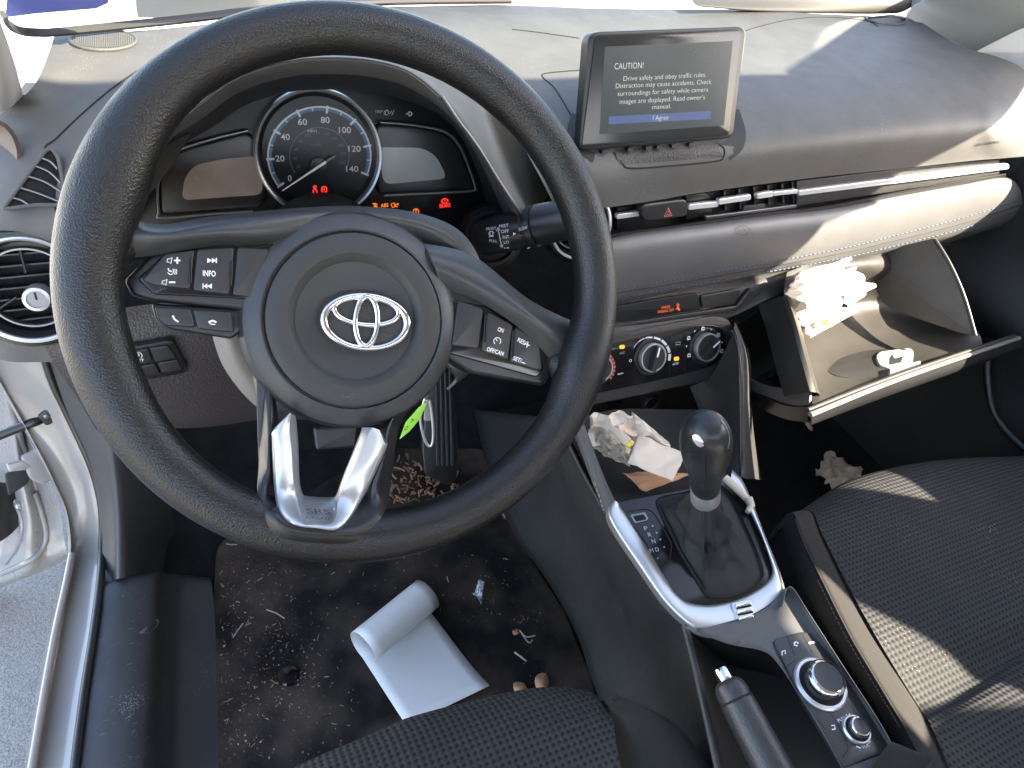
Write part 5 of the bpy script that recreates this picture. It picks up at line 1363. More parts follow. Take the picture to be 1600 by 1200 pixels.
mt_ = slab('floor_mat', rnd([(338, 850), (600, 700), (760, 700), (800, 830), (880, 950), (925, 1060), (960, 1260), (335, 1280), (330, 1000)], 20), Plane((0, 0, .004), (0, 0, 1)), dirty(), None, h=.002, thick=.006, bevel=.002)
tag(mt_, 'black carpet floor mat covered in dirt and straw on the driver side', 'floor mat')
def hook():
    t = thing('mat_hook', 'round black plastic hook holding down the floor mat', 'mat hook', A(450, 1055, z=.008))
    o = A(450, 1056, z=.007)
    lathe('hook_base', [(.0145, -.003), (.0150, .002), (.013, .005), (.008, .006), (.0, .006)], o, (0, 0, 1), GLOSS, t, 40)
    lathe('hook_post', [(.003, .004), (.003, .010), (.0045, .011), (.0040, .013), (0, .0135)], o+V((0, .004, 0)), (0, -.1, 1), SATIN, t, 24)
hook()
def debris():
    rng = random.Random(11); mb = MB()
    def stick(px, py, L, r, mi, z=.0085):
        a = A(px, py, z=z); th = rng.uniform(0, math.pi); d = V((math.cos(th), math.sin(th), rng.uniform(-.1, .25))); s = V((-d.y, d.x, 0))
        k = rng.uniform(-.35, .35)
        v, f = g_tube([a-d*L/2, a+s*L*k*.5, a+d*L/2+s*L*k*.3], r, 5); mb.add(v, f, mi)
    def crumb(px, py, r, mi, z=.0085):
        a = A(px, py, z=z); q = [V((rng.uniform(-1, 1), rng.uniform(-1, 1), rng.uniform(-.4, .8)))*r for _ in range(6)]
        bm = bmesh.new(); [bm.verts.new(a+x) for x in q]
        try:
            bmesh.ops.convex_hull(bm, input=bm.verts); bm.verts.index_update(); vs = [v.co.copy() for v in bm.verts]; fs = [tuple(v.index for v in f.verts) for f in bm.faces]; mb.add(vs, fs, mi)
        except Exception: pass
        bm.free()
    for _ in range(1000):
        u = rng.random()
        if u < .35: px = 345+abs(rng.gauss(0, 55)); py = rng.uniform(880, 1190)
        elif u < .55: px = 440+rng.gauss(0, 42); py = 1040+rng.gauss(0, 45)
        else: px = rng.uniform(345, 880); py = rng.uniform(860, 1180)
        if px > 640 and py > 980 and px < 790: continue
        if px > 560 and py > 1090: continue
        if not 340 < px < 900: continue
        if rng.random() < .2: stick(px, py, rng.uniform(.002, .008)*rng.choice([.6, 1, 1.5]), rng.uniform(.00018, .0006), rng.choice([0, 0, 1, 2]))
        else: crumb(px, py, rng.uniform(.0003, .0012)*rng.choice([.7, 1, 1.8]), rng.choice([0, 1, 1, 2, 2, 3]))
    for _ in range(150):
        px = 600+rng.uniform(0, 1)*115; py = 700+rng.random()**.7*85
        if py < 830-px*.15: 
            pass
        if rng.random() < .6: stick(px, py, rng.uniform(.006, .016), rng.uniform(.0008, .0024), rng.choice([0, 2, 4, 4]), .012+rng.random()*.01)
        else: crumb(px, py, rng.uniform(.002, .0045), rng.choice([0, 2, 4, 1]), .012)
    for (x, y, L_) in ((362, 850, .016), (1, 1, 0), (430, 960, .03), (372, 985, .022), (700, 905, .01)):
        if L_: stick(x, y, L_, .0009, 1)
    for k in range(60): crumb(380+rng.random()*500, 850+rng.random()*120, rng.uniform(.0006, .0016), 3)
    o = mb.build('floor_debris', [STRAW, STRAW2, BROWN, mat('grey_crumb', (.22, .21, .20), .8), mat('bark_brown', (.28, .13, .07), .85)], None, False)
    tag(o, 'scattered straw, bark and crumbs over the driver floor mat', 'debris', kind='stuff')
debris()
def leaf(px, py, r, sx, rot, mt, label, z=.010, name='dry_leaf', cat='leaf', seed=0):
    o = A(px, py, z=z); vs = [o+V((0, 0, .003))]; n = 22
    for k in range(n):
        a = 2*math.pi*k/n; q = r*(1+.18*noise.noise(V((math.cos(a)*1.5+seed, math.sin(a)*1.5, seed))))
        x = math.cos(a)*q*sx; y = math.sin(a)*q; c, s = math.cos(rot), math.sin(rot)
        vs.append(o+V((x*c-y*s, x*s+y*c, .0015+.002*math.sin(3*a+seed))))
    fs = [(0, 1+k, 1+(k+1) % n) for k in range(n)]
    ob = obj(name, vs, fs, mt); md = ob.modifiers.new('s', 'SOLIDIFY'); md.thickness = .0006; tag(ob, label, cat); return ob
leaf(813, 1077, .0115, .75, .4, TAN, 'oval tan leaf on the floor nearest the driver seat edge', seed=1)
leaf(846, 1066, .0125, .8, -.5, TAN, 'curled tan leaf beside the console, right of the oval one', seed=5)
leaf(806, 988, .0058, .8, 1.2, mat('red_leaf', (.38, .16, .09), .8), 'small reddish leaf scrap on the floor mat', seed=3)
mb = MB()
v, f = g_tube(spline([A(812, 985, z=.012), A(822, 995, z=.012), A(836, 993, z=.012)], 5), .0011, 6); mb.add(v, f)
v, f = g_tube(spline([A(815, 990, z=.012), A(826, 1004, z=.012), A(832, 1000, z=.012)], 5), .0009, 6); mb.add(v, f)
tag(mb.build('twig', STRAW2), 'forked pale twig lying right of the curled white paper', 'twig')
v, f = g_tube([A(804, 1019, z=.010), A(814, 1026, z=.010), A(823, 1033, z=.010)], .0016, 6); tag(obj('twig', v, f, STRAW2), 'straight pale twig below the forked twig', 'twig')
def foil():
    c = [A(740, 930, z=.012), A(748, 908, z=.016), A(758, 910, z=.016), A(752, 945, z=.012)]
    m = mat('crinkled_foil', (.75, .78, .80), .25, metal=.8, bump=('noise', 500, .6, .001))
    crumple('foil_wrapper', c, .006, 5.5, m, 18, 'crinkled silver foil wrapper on the floor mat', 'wrapper', None, fold=4, jag=.12)
foil()
def curled_paper():
    z0 = .0105
    P0 = A(566, 1027, z=z0); P1 = A(664, 945, z=z0)
    a = P1-P0; E0 = A(635, 1134, z=z0+.001); E1 = A(764, 1076, z=z0+.006)
    R = .0262; rows = []
    # flat sheet from far edge to the roll line, then an arc
    n = 10
    for k in range(n+1):
        s = k/n; rows.append([(E0*(1-u)+E1*u)*(1-s)+(P0*(1-u)+P1*u)*s+V((0, 0, .010*max(0, .35-s)**2*8*u)) for u in np.linspace(0, 1, 9)])
    ea = a.normalized(); b = ((E0+E1)/2-(P0+P1)/2); b -= ea*b.dot(ea); b.normalize(); up = V((0, 0, 1))
    m = 26
    for k in range(1, m+1):
        th = math.radians(305)*k/m; R_ = R*(1-.10*k/m)
        off = up*(R_*(1-math.cos(th))) - b*(R_*math.sin(th))
        rows.append([P0*(1-u)+P1*u + off + ea*(.004*k/m) for u in np.linspace(0, 1, 9)])
    v, f = g_grid(rows, 1, 1); o = obj('curled_paper', v, f, PAPER, None, True, None)
    md = o.modifiers.new('s', 'SOLIDIFY'); md.thickness = .0007
    tag(o, 'glossy white sheet of paper curled into a roll at one end on the floor mat', 'paper')
curled_paper()
crumple('napkin', [A(1272, 742, z=.02), A(1292, 712, z=.03), A(1352, 742, z=.02), A(1300, 772, z=.02)], .022, 12.2, NAPK, 26, 'crumpled napkin on the passenger floor in front of the seat', 'napkin', None, fold=2.6, jag=.16)
crumple('paper_scrap', [A(1252, 656, z=.05), A(1260, 654, z=.05), A(1270, 672, z=.04), A(1266, 674, z=.04)], .004, 2.2, NAPK, 10, 'tiny paper scrap hanging under the glove box door corner', 'paper')
def pedal():
    t = thing('accelerator_pedal', 'tall ribbed black accelerator pedal behind the steering wheel', 'pedal', A(692, 740, y=.33))
    P = Plane(A(692, 680, y=.30), (0, -.85, .52))
    slab('pedal_pad', rnd([(672, 560), (708, 560), (716, 700), (714, 748), (700, 760), (664, 742), (660, 700)], 6), P, SATIN, t, h=0, thick=.010, bevel=.002)
    for k in range(4): slab('tread_rib', rnd([(680+k*7, 560), (683+k*7, 560), (687+k*7.6, 728), (682+k*7.6, 728)], 1), P, DASHL, t, h=.003, thick=.004, bevel=.001)
    P2 = Plane(A(600, 600, y=.30), (0, -.8, .6))
    t2 = thing('brake_pedal', 'black rubber brake pedal in the dark footwell left of the accelerator', 'pedal', A(560, 640, y=.36))
    slab('pedal_pad', rnd([(490, 668), (560, 664), (556, 700), (494, 704)], 6), P2, SATIN, t2, h=-.06, thick=.012, bevel=.003)
    v, f = g_tube([A(525, 670, y=.42), A(525, 600, y=.46)], .008, 10); obj('pedal_arm', v, f, SATIN, t2)
pedal()
def car_key():
    t = thing('ignition_key', 'silver ignition key ring with a bright green tag hanging behind the hub', 'key', A(666, 640, y=.13))
    P = Plane(A(666, 660, y=.12), (-.2, -.9, .3))
    pts = [P(p.x, p.y, 0) for p in spline([V(q) for q in ((664, 622), (657, 650), (660, 675), (667, 694), (674, 696), (677, 680), (675, 650), (671, 625))], 5)]
    tube('key_loop', pts, .0016, SILVER, t, 10)
    slab('key_blade', rnd([(664, 625), (674, 625), (675, 658), (662, 658)], 3), P, SILVER, t, h=.0, thick=.003, bevel=.0006)
    tg = slab('tag', rnd([(624, 687), (634, 660), (655, 636), (668, 628), (656, 655), (640, 674)], 1.5), P, GREEN, t, h=.003, thick=.0008, bevel=.0001)
    mb = MB(); ptext(mb, '0 4', (634, 673), (648, 655), 4, P, .0033); mb.build('tag_print', mat('dark_green_print', (.04, .15, .02), .5), tg, False)
car_key()

# ================================================================== CAR BODY, DOOR, OUTSIDE
def body():
    t = thing('car_body', 'white car body seen as door sill, pillars, roof and bonnet around the interior', 'car', (.36, 0, -.25))
    # A-pillar foot and sill : columns seal / mid / strip inner / strip outer
    y0 = A(112, 862, z=.06).y
    rows = []
    data = [  # (seal) (paint outer) 
        ((72, 560), (0, 520), (-40, 520), (-50, 520), ('y', y0+.11)),
        ((80, 600), (30, 590), (5, 600), (0, 600), ('y', y0+.10)),
        ((107, 657), (70, 655), (40, 662), (36, 664), ('y', y0+.085)),
        ((135, 720), (105, 722), (72, 722), (68, 722), ('y', y0+.06)),
        ((148, 757), (122, 760), (90, 760), (86, 760), ('y', y0+.045)),
        ((155, 800), (132, 803), (108, 805), (104, 805), ('y', y0+.025)),
        ((156, 850), (135, 852), (115, 858), (109, 862), ('z', .06)),
        ((155, 900), (130, 905), (108, 908), (100, 908), ('z', .06)),
        ((143, 985), (118, 988), (92, 990), (80, 990), ('z', .06)),
        ((126, 1090), (98, 1092), (74, 1095), (60, 1095), ('z', .06)),
        ((108, 1215), (78, 1218), (55, 1220), (38, 1220), ('z', .06))]
    for s, m_, a, b, (k, val) in data:
        w = lambda p, dz=0, dy=0: A(p[0], p[1], **{k: val + (dz if k == 'z' else dy)})
        rows.append([w(s), w((s[0]*.8+m_[0]*.2, s[1]*.8+m_[1]*.2), -.002), w(m_, -.010, .01), w(a, -.012, .01), w((a[0]*.5+b[0]*.5, a[1]*.5+b[1]*.5), .0, .005), w(b, -.004, .01), w((b[0]-3, b[1]), -.09, .05)])
    grid('door_sill', rows, SILL, t, 4, 6, 0, None)
    flange = [A(112, 866, z=.062), A(104, 908, z=.062), A(86, 990, z=.062), A(67, 1095, z=.062), A(46, 1220, z=.062)]
    tube('sill_flange', spline(flange, 6), .0045, mat('flange_paint', (.30, .265, .23), .3, coat=.5), t, 10)
    # kick trim (inside), two strips and the scuff plate
    top = [[A(76, 560, y=y0+.10), A(110, 560, y=y0+.07), A(150, 560, y=y0+.05), A(230, 600, y=y0+.05)],
           [A(104, 640, y=y0+.08), A(140, 640, y=y0+.055), A(178, 640, y=y0+.04), A(250, 660, y=y0+.06)],
           [A(138, 715, y=y0+.05), A(162, 715, y=y0+.03), A(187, 718, y=y0+.02), A(262, 740, y=y0+.06)],
           [A(156, 780, y=y0+.02), A(174, 780, y=y0+.005), A(194, 785, y=y0-.005), A(270, 800, y=y0+.05)],
           [A(160, 840, y=y0-.01), A(178, 845, y=y0-.03), A(198, 850, y=y0-.04), A(275, 860, y=y0+.03)],
           [A(158, 912, y=y0-.055), A(177, 908, y=y0-.07), A(198, 903, y=y0-.08), A(285, 905, y=y0-.01)]]
    g = grid('kick_trim', top, mat('kick_plastic', (.030, .031, .035), .5, var=.06, dust=.15), t, 5, 5, 0, None)
    P = [A(p.x, p.y, y=yy) for p, yy in zip(spline([V((187, 718)), V((194, 785)), V((198, 850)), V((198, 915))], 6), np.linspace(y0+.018, y0-.092, 19))][:14]
    pass
    sc_rows = []
    for (l, m1, m2, m3, m4) in [((157, 914), (195, 904), (240, 896), (290, 900), (330, 905)), ((153, 960), (192, 950), (236, 946), (290, 950), (335, 955)), ((142, 1030), (186, 1025), (232, 1022), (288, 1025), (338, 1030)), ((130, 1110), (178, 1108), (226, 1106), (285, 1108), (340, 1110)), ((117, 1215), (170, 1215), (220, 1215), (282, 1215), (342, 1215))]:
        sc_rows.append([A(*l, z=.062), A(l[0]+3, l[1], z=.070), A(*m1, z=.074), A(*m2, z=.068), A((m2[0]+m3[0])/2, (m2[1]+m3[1])/2, z=.040), A(*m3, z=.018), A(*m4, z=.006)])
    sc_rows.insert(0, [p+V((0, .004, -.02)) for p in sc_rows[0]])
    SM = mat('scuff_plastic', (.020, .021, .024), .48, var=.15, dust=.5, bump=('noise', 500, .15, .0004))
    sp = grid('scuff_plate', sc_rows, SM, t, 5, 5, 0, 50)
    SS = Surf(sp, fallback=Plane((0, 0, .07), (0, 0, 1)))
    mb = MB()
    loop = [SS(p.x, p.y, .0004) for p in rnd([(215, 990), (232, 978), (246, 966), (249, 974), (240, 984), (228, 990)], 4)]
    if all(loop): mb.add(loop, [tuple(range(len(loop)))])
    mb.build('scuff_mark', mat('scuff', (.12, .12, .125), .6), sp, False)
    rg = random.Random(5); mb = MB()
    for _ in range(46):
        x = rg.uniform(145, 225); y = rg.uniform(930, 1190); a = rg.uniform(-.9, -.1); l = rg.uniform(2, 11)
        P = [SS(x, y, .0003), SS(x+math.cos(a)*l, y+math.sin(a)*l, .0003)]
        if all(P) and (P[1]-P[0]).length < .02:
            v, f = g_tube(P, rg.uniform(.00012, .0003), 4); mb.add(v, f)
    tag(mb.build('scratches', mat('scratch', (.16, .16, .165), .6), sp, False), kind='stuff')
    mb = MB()
    for _ in range(160):
        x = 205+rg.gauss(0, 12); y = 1100+rg.gauss(0, 10)-(x-205)*.5; p = SS(x, y, .0003)
        if p: mb.add(*g_tube([p, p+V((rg.uniform(-.001, .001), rg.uniform(-.001, .001), 0))], .00018, 4))
    tag(mb.build('white_dust', mat('dust_white', (.35, .35, .35), .8), sp, False), kind='stuff')
    # weather seal
    sl = [((66, 545), ('y', y0+.105)), ((84, 600), ('y', y0+.095)), ((110, 655), ('y', y0+.08)), ((139, 718), ('y', y0+.055)), ((152, 757), ('y', y0+.04)), ((160, 800), ('y', y0+.02)),
          ((160, 850), ('z', .070)), ((157, 905), ('z', .072)), ((147, 985), ('z', .072)), ((131, 1090), ('z', .072)), ((114, 1225), ('z', .072))]
    tube('weather_seal', spline([A(*p, **{k: v}) for p, (k, v) in sl], 6), .0052, RUBBER, t, 12)
    # bonnet
    rows = [[V((x, .62, .70+.015*math.sin((x+.35)/1.42*3.14))) for x in (-.35, 0, .36, .72, 1.07)], [V((x, .9, .68+.02*math.sin((x+.35)/1.42*3.14))) for x in (-.33, 0, .36, .72, 1.05)], [V((x, 1.4, .58)) for x in (-.28, 0, .36, .72, 1.0)], [V((x, 1.6, .40)) for x in (-.2, 0, .36, .72, .92)]]
    grid('bonnet', rows, PAINT, t, 4, 4, .01)
    grid('fender', [[V((x, y, .702)) for x in (-.52, -.40, -.26, -.12)] for y in (.33, .45, .60)]+[[V((x, .80, .695)) for x in (-.50, -.40, -.26, -.12)]], PAINT, t, 3, 3, .01)
    # front screen glass and its black border
    gm = bpy.data.materials.new('windshield_glass'); gm.use_nodes = True; nt = gm.node_tree; N = nt.nodes; Ln = nt.links
    for x in list(N): N.remove(x)
    out = N.new('ShaderNodeOutputMaterial'); tr = N.new('ShaderNodeBsdfTransparent'); gl = N.new('ShaderNodeBsdfGlossy'); fr = N.new('ShaderNodeFresnel'); mx = N.new('ShaderNodeMixShader')
    tr.inputs[0].default_value = (.64, .665, .65, 1); gl.inputs['Roughness'].default_value = .02; fr.inputs[0].default_value = 1.3
    Ln.new(fr.outputs[0], mx.inputs[0]); Ln.new(tr.outputs[0], mx.inputs[1]); Ln.new(gl.outputs[0], mx.inputs[2]); Ln.new(mx.outputs[0], out.inputs[0])
    base = [A(30, 45, z=.735), A(88, 42, z=.742), A(300, 28, z=.745), A(560, 2, z=.745), A(860, -2, z=.745), A(1180, 0, z=.745), A(1400, 10, z=.745), A(1440, 5, z=.75)]
    hd = [V((x, y, 1.30)) for x, y in zip(np.linspace(-.28, 1.06, 8), (-.24, -.26, -.275, -.28, -.28, -.275, -.27, -.26))]
    mid = [(a+b)/2+V((0, .03, .03)) for a, b in zip(base, hd)]
    gl_o = grid('windshield', [base, mid, hd], gm, t, 5, 6)
    frit = [(8, 20), (10, 32), (30, 46), (60, 49), (88, 48), (200, 37), (312, 25), (400, 14), (500, 6), (620, -2), (800, -4)]
    fz = [.78, .76, .745, .742, .741, .741, .741, .741, .741, .741, .741]
    P = spline([A(*p, z=z) for p, z in zip(frit, fz)], 5)
    tube('windshield_border', P, .0042, mat('border_black', (.030, .027, .024), .6), t, 10) if 0 else grid('windshield_border', [[A(p[0]-(3 if i == 0 else 0), p[1]-5, z=z+.004) for i, (p, z) in enumerate(zip(frit, fz))], [A(p[0]+(5 if i < 2 else 0), p[1]+6, z=z) for i, (p, z) in enumerate(zip(frit, fz))]], mat('border_black', (.030, .027, .024), .6), t, 5, 2, .003)
    rows = [[A(1085, -30, y=.50), A(1180, -30, y=.52), A(1300, -30, y=.53), A(1430, -30, y=.53), A(1470, -30, y=.53)], [A(1082, 0, y=.47), A(1180, 0, y=.50), A(1300, 0, y=.51), A(1425, 0, y=.51), A(1442, 0, y=.51)],
            [A(1088, 9, y=.46), A(1180, 16, y=.485), A(1300, 20, y=.50), A(1400, 20, y=.505), A(1416, 14, y=.505)], [A(1095, 11, y=.48), A(1180, 17, y=.50), A(1300, 20, y=.52), A(1395, 20, y=.52), A(1410, 14, y=.52)]]
    grid('scuttle_panel', rows, mat('scuttle_black', (.055, .048, .042), .55, dust=.3), t, 5, 4, 0, None)
    # left pillar trim, mirror sail
    rows = [[A(36, 150, y=.27), A(26, 110, y=.25), A(10, 60, y=.22), A(-20, -20, y=.16)], [A(14, 170, y=.25), A(2, 120, y=.23), A(-16, 60, y=.20), A(-50, -20, y=.14)], [A(-20, 190, y=.26), A(-40, 120, y=.24), A(-70, 60, y=.21), A(-110, -20, y=.15)]]
    grid('pillar_trim', rows, TRIMB, t, 5, 4, .004)
    # right pillar trim
    rows = [[A(1418, 27, y=.47), A(1500, 71, y=.44), A(1572, 93, y=.41), A(1660, 105, y=.36)], [A(1428, 10, y=.47), A(1505, 45, y=.43), A(1590, 70, y=.39), A(1680, 80, y=.34)], [A(1450, -4, y=.46), A(1530, 15, y=.41), A(1620, 30, y=.36), A(1720, 30, y=.30)], [A(1500, -60, y=.42), A(1580, -60, y=.36), A(1680, -60, y=.30), A(1800, -60, y=.22)]]
    grid('pillar_trim', rows, mat('pillar_light', (.30, .31, .31), .6), t, 5, 5, .004)
    v, f = g_tube([V((1.04, .50, .74)), V((1.10, .20, .98)), V((1.10, -.25, 1.29))], [.03, .035, .04], 16); obj('pillar', v, f, PAINT, t)
    # roof
    v, f = g_slab([V((-.42, -.275, 1.30)), V((.36, -.275, 1.30)), V((1.12, -.275, 1.30)), V((1.14, -1.9, 1.30)), V((-.42, -1.9, 1.30))], (0, 0, -1), .03, .0); obj('headliner', v, f, HEADL, t, False)
    v, f = g_slab([V((-.43, -.26, 1.345)), V((.36, -.26, 1.345)), V((1.13, -.26, 1.345)), V((1.14, -1.9, 1.345)), V((-.43, -1.9, 1.345))], (0, 0, 1), .014, .004); obj('roof', v, f, PAINT, t, True, 40)
    # unseen right side panel; openings cut to throw the sun patches inside
    outer = [(.60, -.05), (.62, .70), (.288, .925), (-.275, 1.31), (-1.9, 1.31), (-1.9, -.05)]
    h1 = [(.36, .685), (-.17, 1.056), (-.253, 1.09), (-.36, 1.19), (-.615, 1.20), (-.60, 1.10), (-.569, .935), (-.538, .83), (-.475, .822), (-.194, .70)]
    h2 = [(-.820, 1.145), (-.845, 1.03), (-.853, 1.003), (-.873, .972), (-.885, .978), (-.910, 1.015), (-.952, 1.085), (-1.005, 1.138), (-1.030, 1.170), (-1.01, 1.197), (-.92, 1.197), (-.822, 1.175)]
    h3 = [(-.865, 1.226), (-.96, 1.246), (-1.07, 1.250), (-1.075, 1.262), (-1.0, 1.277), (-.975, 1.287), (-.93, 1.264)]
    loops = [[V((0, y, z)) for y, z in lp] for lp in (outer, h1, h2, h3)]
    tri = tessellate_polygon(loops); flat = [p for lp in loops for p in lp]; n = len(flat)
    vs = [p+V((1.12, 0, 0)) for p in flat]+[p+V((1.126, 0, 0)) for p in flat]; fs = [tuple(t_) for t_ in tri]+[tuple(i+n for i in reversed(t_)) for t_ in tri]
    b = 0
    for lp in loops:
        m = len(lp)
        for i in range(m): fs.append((b+i, b+(i+1) % m, n+b+(i+1) % m, n+b+i))
        b += m
    obj('side_light_block', vs, fs, PAINT, t, False)
    v, f = g_box((.35, -1.65, .44), (1, 0, 0), (0, 1, 0), (0, 0, 1), 1.5, .12, 1.0); obj('rear_light_block', v, f, BOLST, t, False)  # unseen dark box, added to cut sky fill from behind
    v, f = g_slab([V((-.44, y, z)) for y, z in ((-.72, -.05), (-.78, .80), (-.72, 1.3), (-.80, 1.3), (-.90, .84), (-1.6, .90), (-1.75, 1.3), (-1.9, 1.3), (-1.9, -.05))], (-1, 0, 0), .03, 0); obj('side_light_block', v, f, PAINT, t, False)  # unseen left rear wall, added to cut fill from the open side
    v, f = g_tube([V((-.35, .36, .70)), V((-.42, .06, 1.0)), V((-.44, -.27, 1.29))], [.02, .026, .03], 16); obj('pillar', v, f, PAINT, t)
body()
def stickers():
    t = thing('windshield_sticker', 'inspection sticker with blue border in the lower left corner of the windshield', 'sticker', A(90, 15, z=.80))
    P = Plane(A(90, 25, z=.755), (0, .6, .8))
    slab('backing', rnd([(8, 26), (14, -30), (180, -30), (168, 4), (150, 12), (55, 20)], 2), P, mat('sticker_blue', (.10, .13, .48), .5), t, h=.0, thick=.0006, bevel=0)
    slab('panel', rnd([(26, 14), (30, -28), (170, -28), (150, -1), (60, 10)], 2), P, mat('sticker_cream', (.75, .74, .66), .5), t, h=.0008, thick=.0004, bevel=0)
    mb = MB()
    ptext(mb, 'RATING', (96, 16.5), (128, 13.5), 2.5, P, .0014); ptext(mb, 'CERTIFICATE', (94, 21), (126, 18), 2.5, P, .0014); ptext(mb, 'LAMINATED', (96, 26), (124, 23.5), 2.5, P, .0014)
    pline(mb, circ((141, 15), 5, 3, 14), .8, P, .0014, n=1); ptext(mb, 'AS1 M3', (150, 17), (172, 13), 2.5, P, .0014)
    mb.build('sticker_print', mat('print_dark', (.08, .08, .07), .5), t, False)
stickers()
def left_door():
    t = thing('driver_door', 'open silver white driver door with hinge and black check strap at the left edge', 'car door', A(20, 800, y=.55))
    Y = .47
    rows = [[A(-60, 520, y=Y+.10), A(-60, 640, y=Y+.10), A(-60, 760, y=Y+.10), A(-60, 860, y=Y+.08), A(-60, 935, y=Y+.06)],
            [A(-5, 520, y=Y+.10), A(0, 640, y=Y+.09), A(8, 760, y=Y+.08), A(12, 840, y=Y+.06), A(0, 908, y=Y+.04)],
            [A(10, 560, y=Y+.06), A(28, 660, y=Y+.06), A(40, 770, y=Y+.05), A(44, 840, y=Y+.04), A(40, 896, y=Y+.03)],
            [A(18, 560, y=Y+.08), A(40, 665, y=Y+.08), A(62, 760, y=Y+.07), A(76, 820, y=Y+.05), A(70, 882, y=Y+.03)],
            [A(24, 560, y=Y+.07), A(50, 680, y=Y+.07), A(76, 755, y=Y+.06), A(98, 825, y=Y+.04), A(104, 868, y=Y+.02)]]
    rows = [[A(-70, 500, y=.60), A(-20, 500, y=.60), A(0, 520, y=.56), A(14, 540, y=.58), A(24, 540, y=.57)],
            [A(-70, 640, y=.60), A(-5, 640, y=.60), A(18, 650, y=.55), A(28, 660, y=.57), A(40, 668, y=.56)],
            [A(-70, 740, y=.58), A(0, 740, y=.58), A(30, 740, y=.53), A(48, 740, y=.545), A(66, 728, y=.535)],
            [A(-70, 820, y=.56), A(8, 815, y=.56), A(42, 810, y=.50), A(68, 805, y=.515), A(92, 790, y=.505)],
            [A(-70, 880, y=.54), A(0, 865, y=.54), A(40, 858, y=.48), A(72, 850, y=.49), A(100, 840, y=.485)],
            [A(-70, 945, y=.52), A(0, 912, y=.50), A(40, 898, y=.47), A(74, 885, y=.48), A(106, 868, y=.475)],
            [A(-70, 955, y=.60), A(0, 920, y=.58), A(40, 903, y=.55), A(74, 889, y=.55), A(106, 871, y=.54)]]
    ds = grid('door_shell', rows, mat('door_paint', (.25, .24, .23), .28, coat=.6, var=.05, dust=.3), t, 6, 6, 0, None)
    S = Surf(ds, fallback=Plane(A(50, 750, y=.53), (.5, -.8, .2)))
    def crease(pts, r, m=None):
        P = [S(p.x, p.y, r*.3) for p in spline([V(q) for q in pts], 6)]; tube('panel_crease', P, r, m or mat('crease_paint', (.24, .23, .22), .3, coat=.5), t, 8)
    crease([(2, 560), (14, 620), (30, 690), (48, 735)], .0050); crease([(52, 770), (66, 810), (72, 840), (52, 872), (0, 898)], .0045); crease([(20, 770), (36, 815), (30, 850), (10, 880)], .0035)
    # hinge
    v = slab('hinge', rnd([(34, 718), (62, 704), (72, 712), (88, 748), (66, 758), (46, 748), (42, 735)], 5), Plane(A(60, 730, y=.50), (.3, -.85, .45)), SILVER if False else mat('hinge_paint', (.25, .24, .225), .35), t, h=.006, thick=.02, bevel=.003)
    slab('hinge_gap', rnd([(8, 742), (38, 732), (48, 740), (44, 756), (14, 776)], 4), Plane(A(30, 750, y=.51), (.3, -.85, .45)), MATTE, t, h=.008, thick=.01, bevel=.002)
    slab('hinge_arm', rnd([(10, 726), (36, 720), (50, 728), (40, 735), (14, 738)], 3), Plane(A(30, 730, y=.50), (.3, -.85, .45)), mat('hinge_steel', (.32, .31, .30), .4, metal=.5), t, h=.010, thick=.008, bevel=.002)
    o = S(31, 789, .001); lathe('bolt', [(.008, 0), (.0075, .004), (.0055, .006), (0, .006)], o, S.normal(31, 789), mat('bolt_steel', (.35, .34, .33), .4, metal=.6), t, 6)
    o = A(-22, 805, y=.52); lathe('door_speaker', [(.055, 0), (.052, .006), (0, .006)], o, (.5, -.8, .2), RUBBER, t, 48)
    P = spline([A(-20, 688, y=.44), A(20, 672, y=.44), A(52, 660, y=.44), A(64, 656, y=.445)], 5)
    cs = tube('check_strap', P, .0062, SATIN, t, 10)
    slab('strap_bracket', rnd([(58, 652), (70, 641), (96, 640), (106, 655), (92, 658), (72, 666)], 3), Plane(A(80, 650, y=.44), (.1, -.95, .25)), SATIN, t, h=.002, thick=.008, bevel=.002)
    lathe('bolt', [(.0035, 0), (.003, .002), (0, .0025)], Plane(A(80, 650, y=.44), (.1, -.95, .25))(72, 650, .002), (.1, -.95, .25), SILVERD, t, 16)
    rows = [[A(-40, 180, y=.20), A(8, 200, y=.21), A(26, 235, y=.22), A(22, 270, y=.22), A(0, 300, y=.22), A(-40, 320, y=.21)], [A(-60, 180, y=.24), A(-10, 200, y=.24), A(0, 235, y=.25), A(0, 270, y=.25), A(-10, 300, y=.25), A(-60, 320, y=.25)]]
    grid('mirror_sail', rows, mat('sail_trim', (.10, .075, .065), .6), t, 4, 3, .003)
left_door()
def right_door():
    t = thing('passenger_door', 'closed passenger door trim in shade beyond the passenger seat', 'car door', (1.08, .1, .1))
    rows = [[V((1.07, y, .68)) for y in (.55, .2, -.2, -.6)], [V((1.05, y, .60)) for y in (.55, .2, -.2, -.6)], [V((1.06, y, .48)) for y in (.55, .2, -.2, -.6)], [V((1.03, y, .40)) for y in (.55, .2, -.2, -.6)], [V((1.06, y, .30)) for y in (.55, .2, -.2, -.6)], [V((1.05, y, .02)) for y in (.55, .2, -.2, -.6)]]
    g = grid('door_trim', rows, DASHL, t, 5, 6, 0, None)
    P = [A(p.x, p.y, x=1.02) for p in spline([V((1545, 530)), V((1543, 590)), V((1556, 650)), V((1600, 700)), V((1640, 720))], 6)]
    tube('pocket_edge', P, .006, SATIN, t, 10)
right_door()
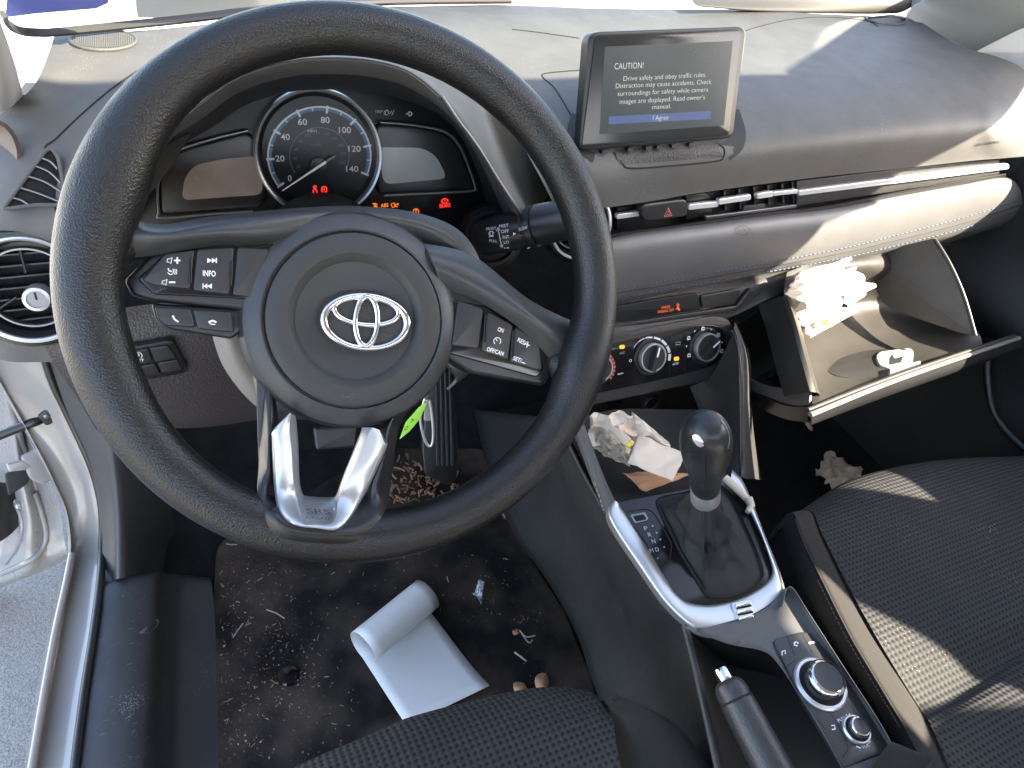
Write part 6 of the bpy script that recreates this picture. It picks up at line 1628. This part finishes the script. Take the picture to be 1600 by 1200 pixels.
# ground outside
def asphalt():
    m = mat('asphalt', (.17, .17, .17), .9, bump=('noise', 220, .8, .004)); nt = m.node_tree; N = nt.nodes; L = nt.links; b = N['Principled BSDF']
    geo = N.new('ShaderNodeNewGeometry'); vo = N.new('ShaderNodeTexVoronoi'); vo.inputs['Scale'].default_value = 600; L.new(geo.outputs['Position'], vo.inputs['Vector'])
    cr_ = N.new('ShaderNodeValToRGB'); cr_.color_ramp.elements[0].color = (.13, .125, .12, 1); cr_.color_ramp.elements[1].color = (.36, .345, .325, 1); L.new(vo.outputs['Color'], cr_.inputs[0]); L.new(cr_.outputs[0], b.inputs['Base Color']); return m
v = [V((-300, -300, -.30)), V((300, -300, -.30)), V((300, 300, -.30)), V((-300, 300, -.30))]
tag(obj('asphalt_ground', v, [(0, 1, 2, 3)], asphalt(), None, False), kind='structure')

v = [V((-60, 1.25, -.296)), V((60, 1.25, -.296)), V((60, 60, -.296)), V((-60, 60, -.296))]  # added pale sheet, makes the ground outside show white even in shade
tag(obj('added_bright_ground', v, [(0, 1, 2, 3)], mat('added_pale_ground', (.50, .49, .46), .85, var=.1, varscale=3), None, False), kind='structure')
# ================================================================== LIGHT, SKY, CAMERA
D = V((-.36, .36, -.42)).normalized()
w = bpy.data.worlds.new('World'); sc.world = w; w.use_nodes = True; nt = w.node_tree
sky = nt.nodes.new('ShaderNodeTexSky'); sky.sky_type = 'NISHITA'; sky.sun_disc = False
sky.sun_elevation = math.asin(-D.z); sky.sun_rotation = math.atan2(-D.x, -D.y)
sky.air_density = 1.0; sky.dust_density = 1.5; sky.ozone_density = 1.0
wb = nt.nodes.new('ShaderNodeMix'); wb.data_type = 'RGBA'; wb.blend_type = 'MULTIPLY'; wb.inputs[0].default_value = 1; wb.inputs[7].default_value = (1.11, 1.0, .91, 1)
nt.links.new(sky.outputs[0], wb.inputs[6]); nt.links.new(wb.outputs[2], nt.nodes['Background'].inputs[0]); nt.nodes['Background'].inputs[1].default_value = .15
s = bpy.data.lights.new('sun', 'SUN'); s.energy = 5.0; s.angle = math.radians(.53); s.color = (1, .885, .70)
so = bpy.data.objects.new('sun', s); COL.objects.link(so); so.rotation_euler = D.to_track_quat('-Z', 'Y').to_euler(); so.location = (2, -2, 3)
cam = bpy.data.cameras.new('camera'); co = bpy.data.objects.new('camera', cam); COL.objects.link(co); sc.camera = co
cam.sensor_width = 36; cam.lens = 36*F/1600; cam.clip_start = .02; cam.clip_end = 1000
right = V((_X[0], _Y[0], _Z[0])); down = V((_X[1], _Y[1], _Z[1])); fwd = V((_X[2], _Y[2], _Z[2]))
mw = Matrix((right, -down, -fwd)).transposed().to_4x4(); mw.translation = CAM; co.matrix_world = mw
sc.view_settings.view_transform = 'Standard'; sc.view_settings.look = 'None'; sc.view_settings.gamma = 1; sc.view_settings.use_curve_mapping = False
sc.view_settings.exposure = 3.12
sc.cycles.max_bounces = 8; sc.cycles.transparent_max_bounces = 12; sc.cycles.use_denoising = True
sc.cycles.sample_clamp_indirect = 10
for o in sc.objects:
    o.hide_render = False
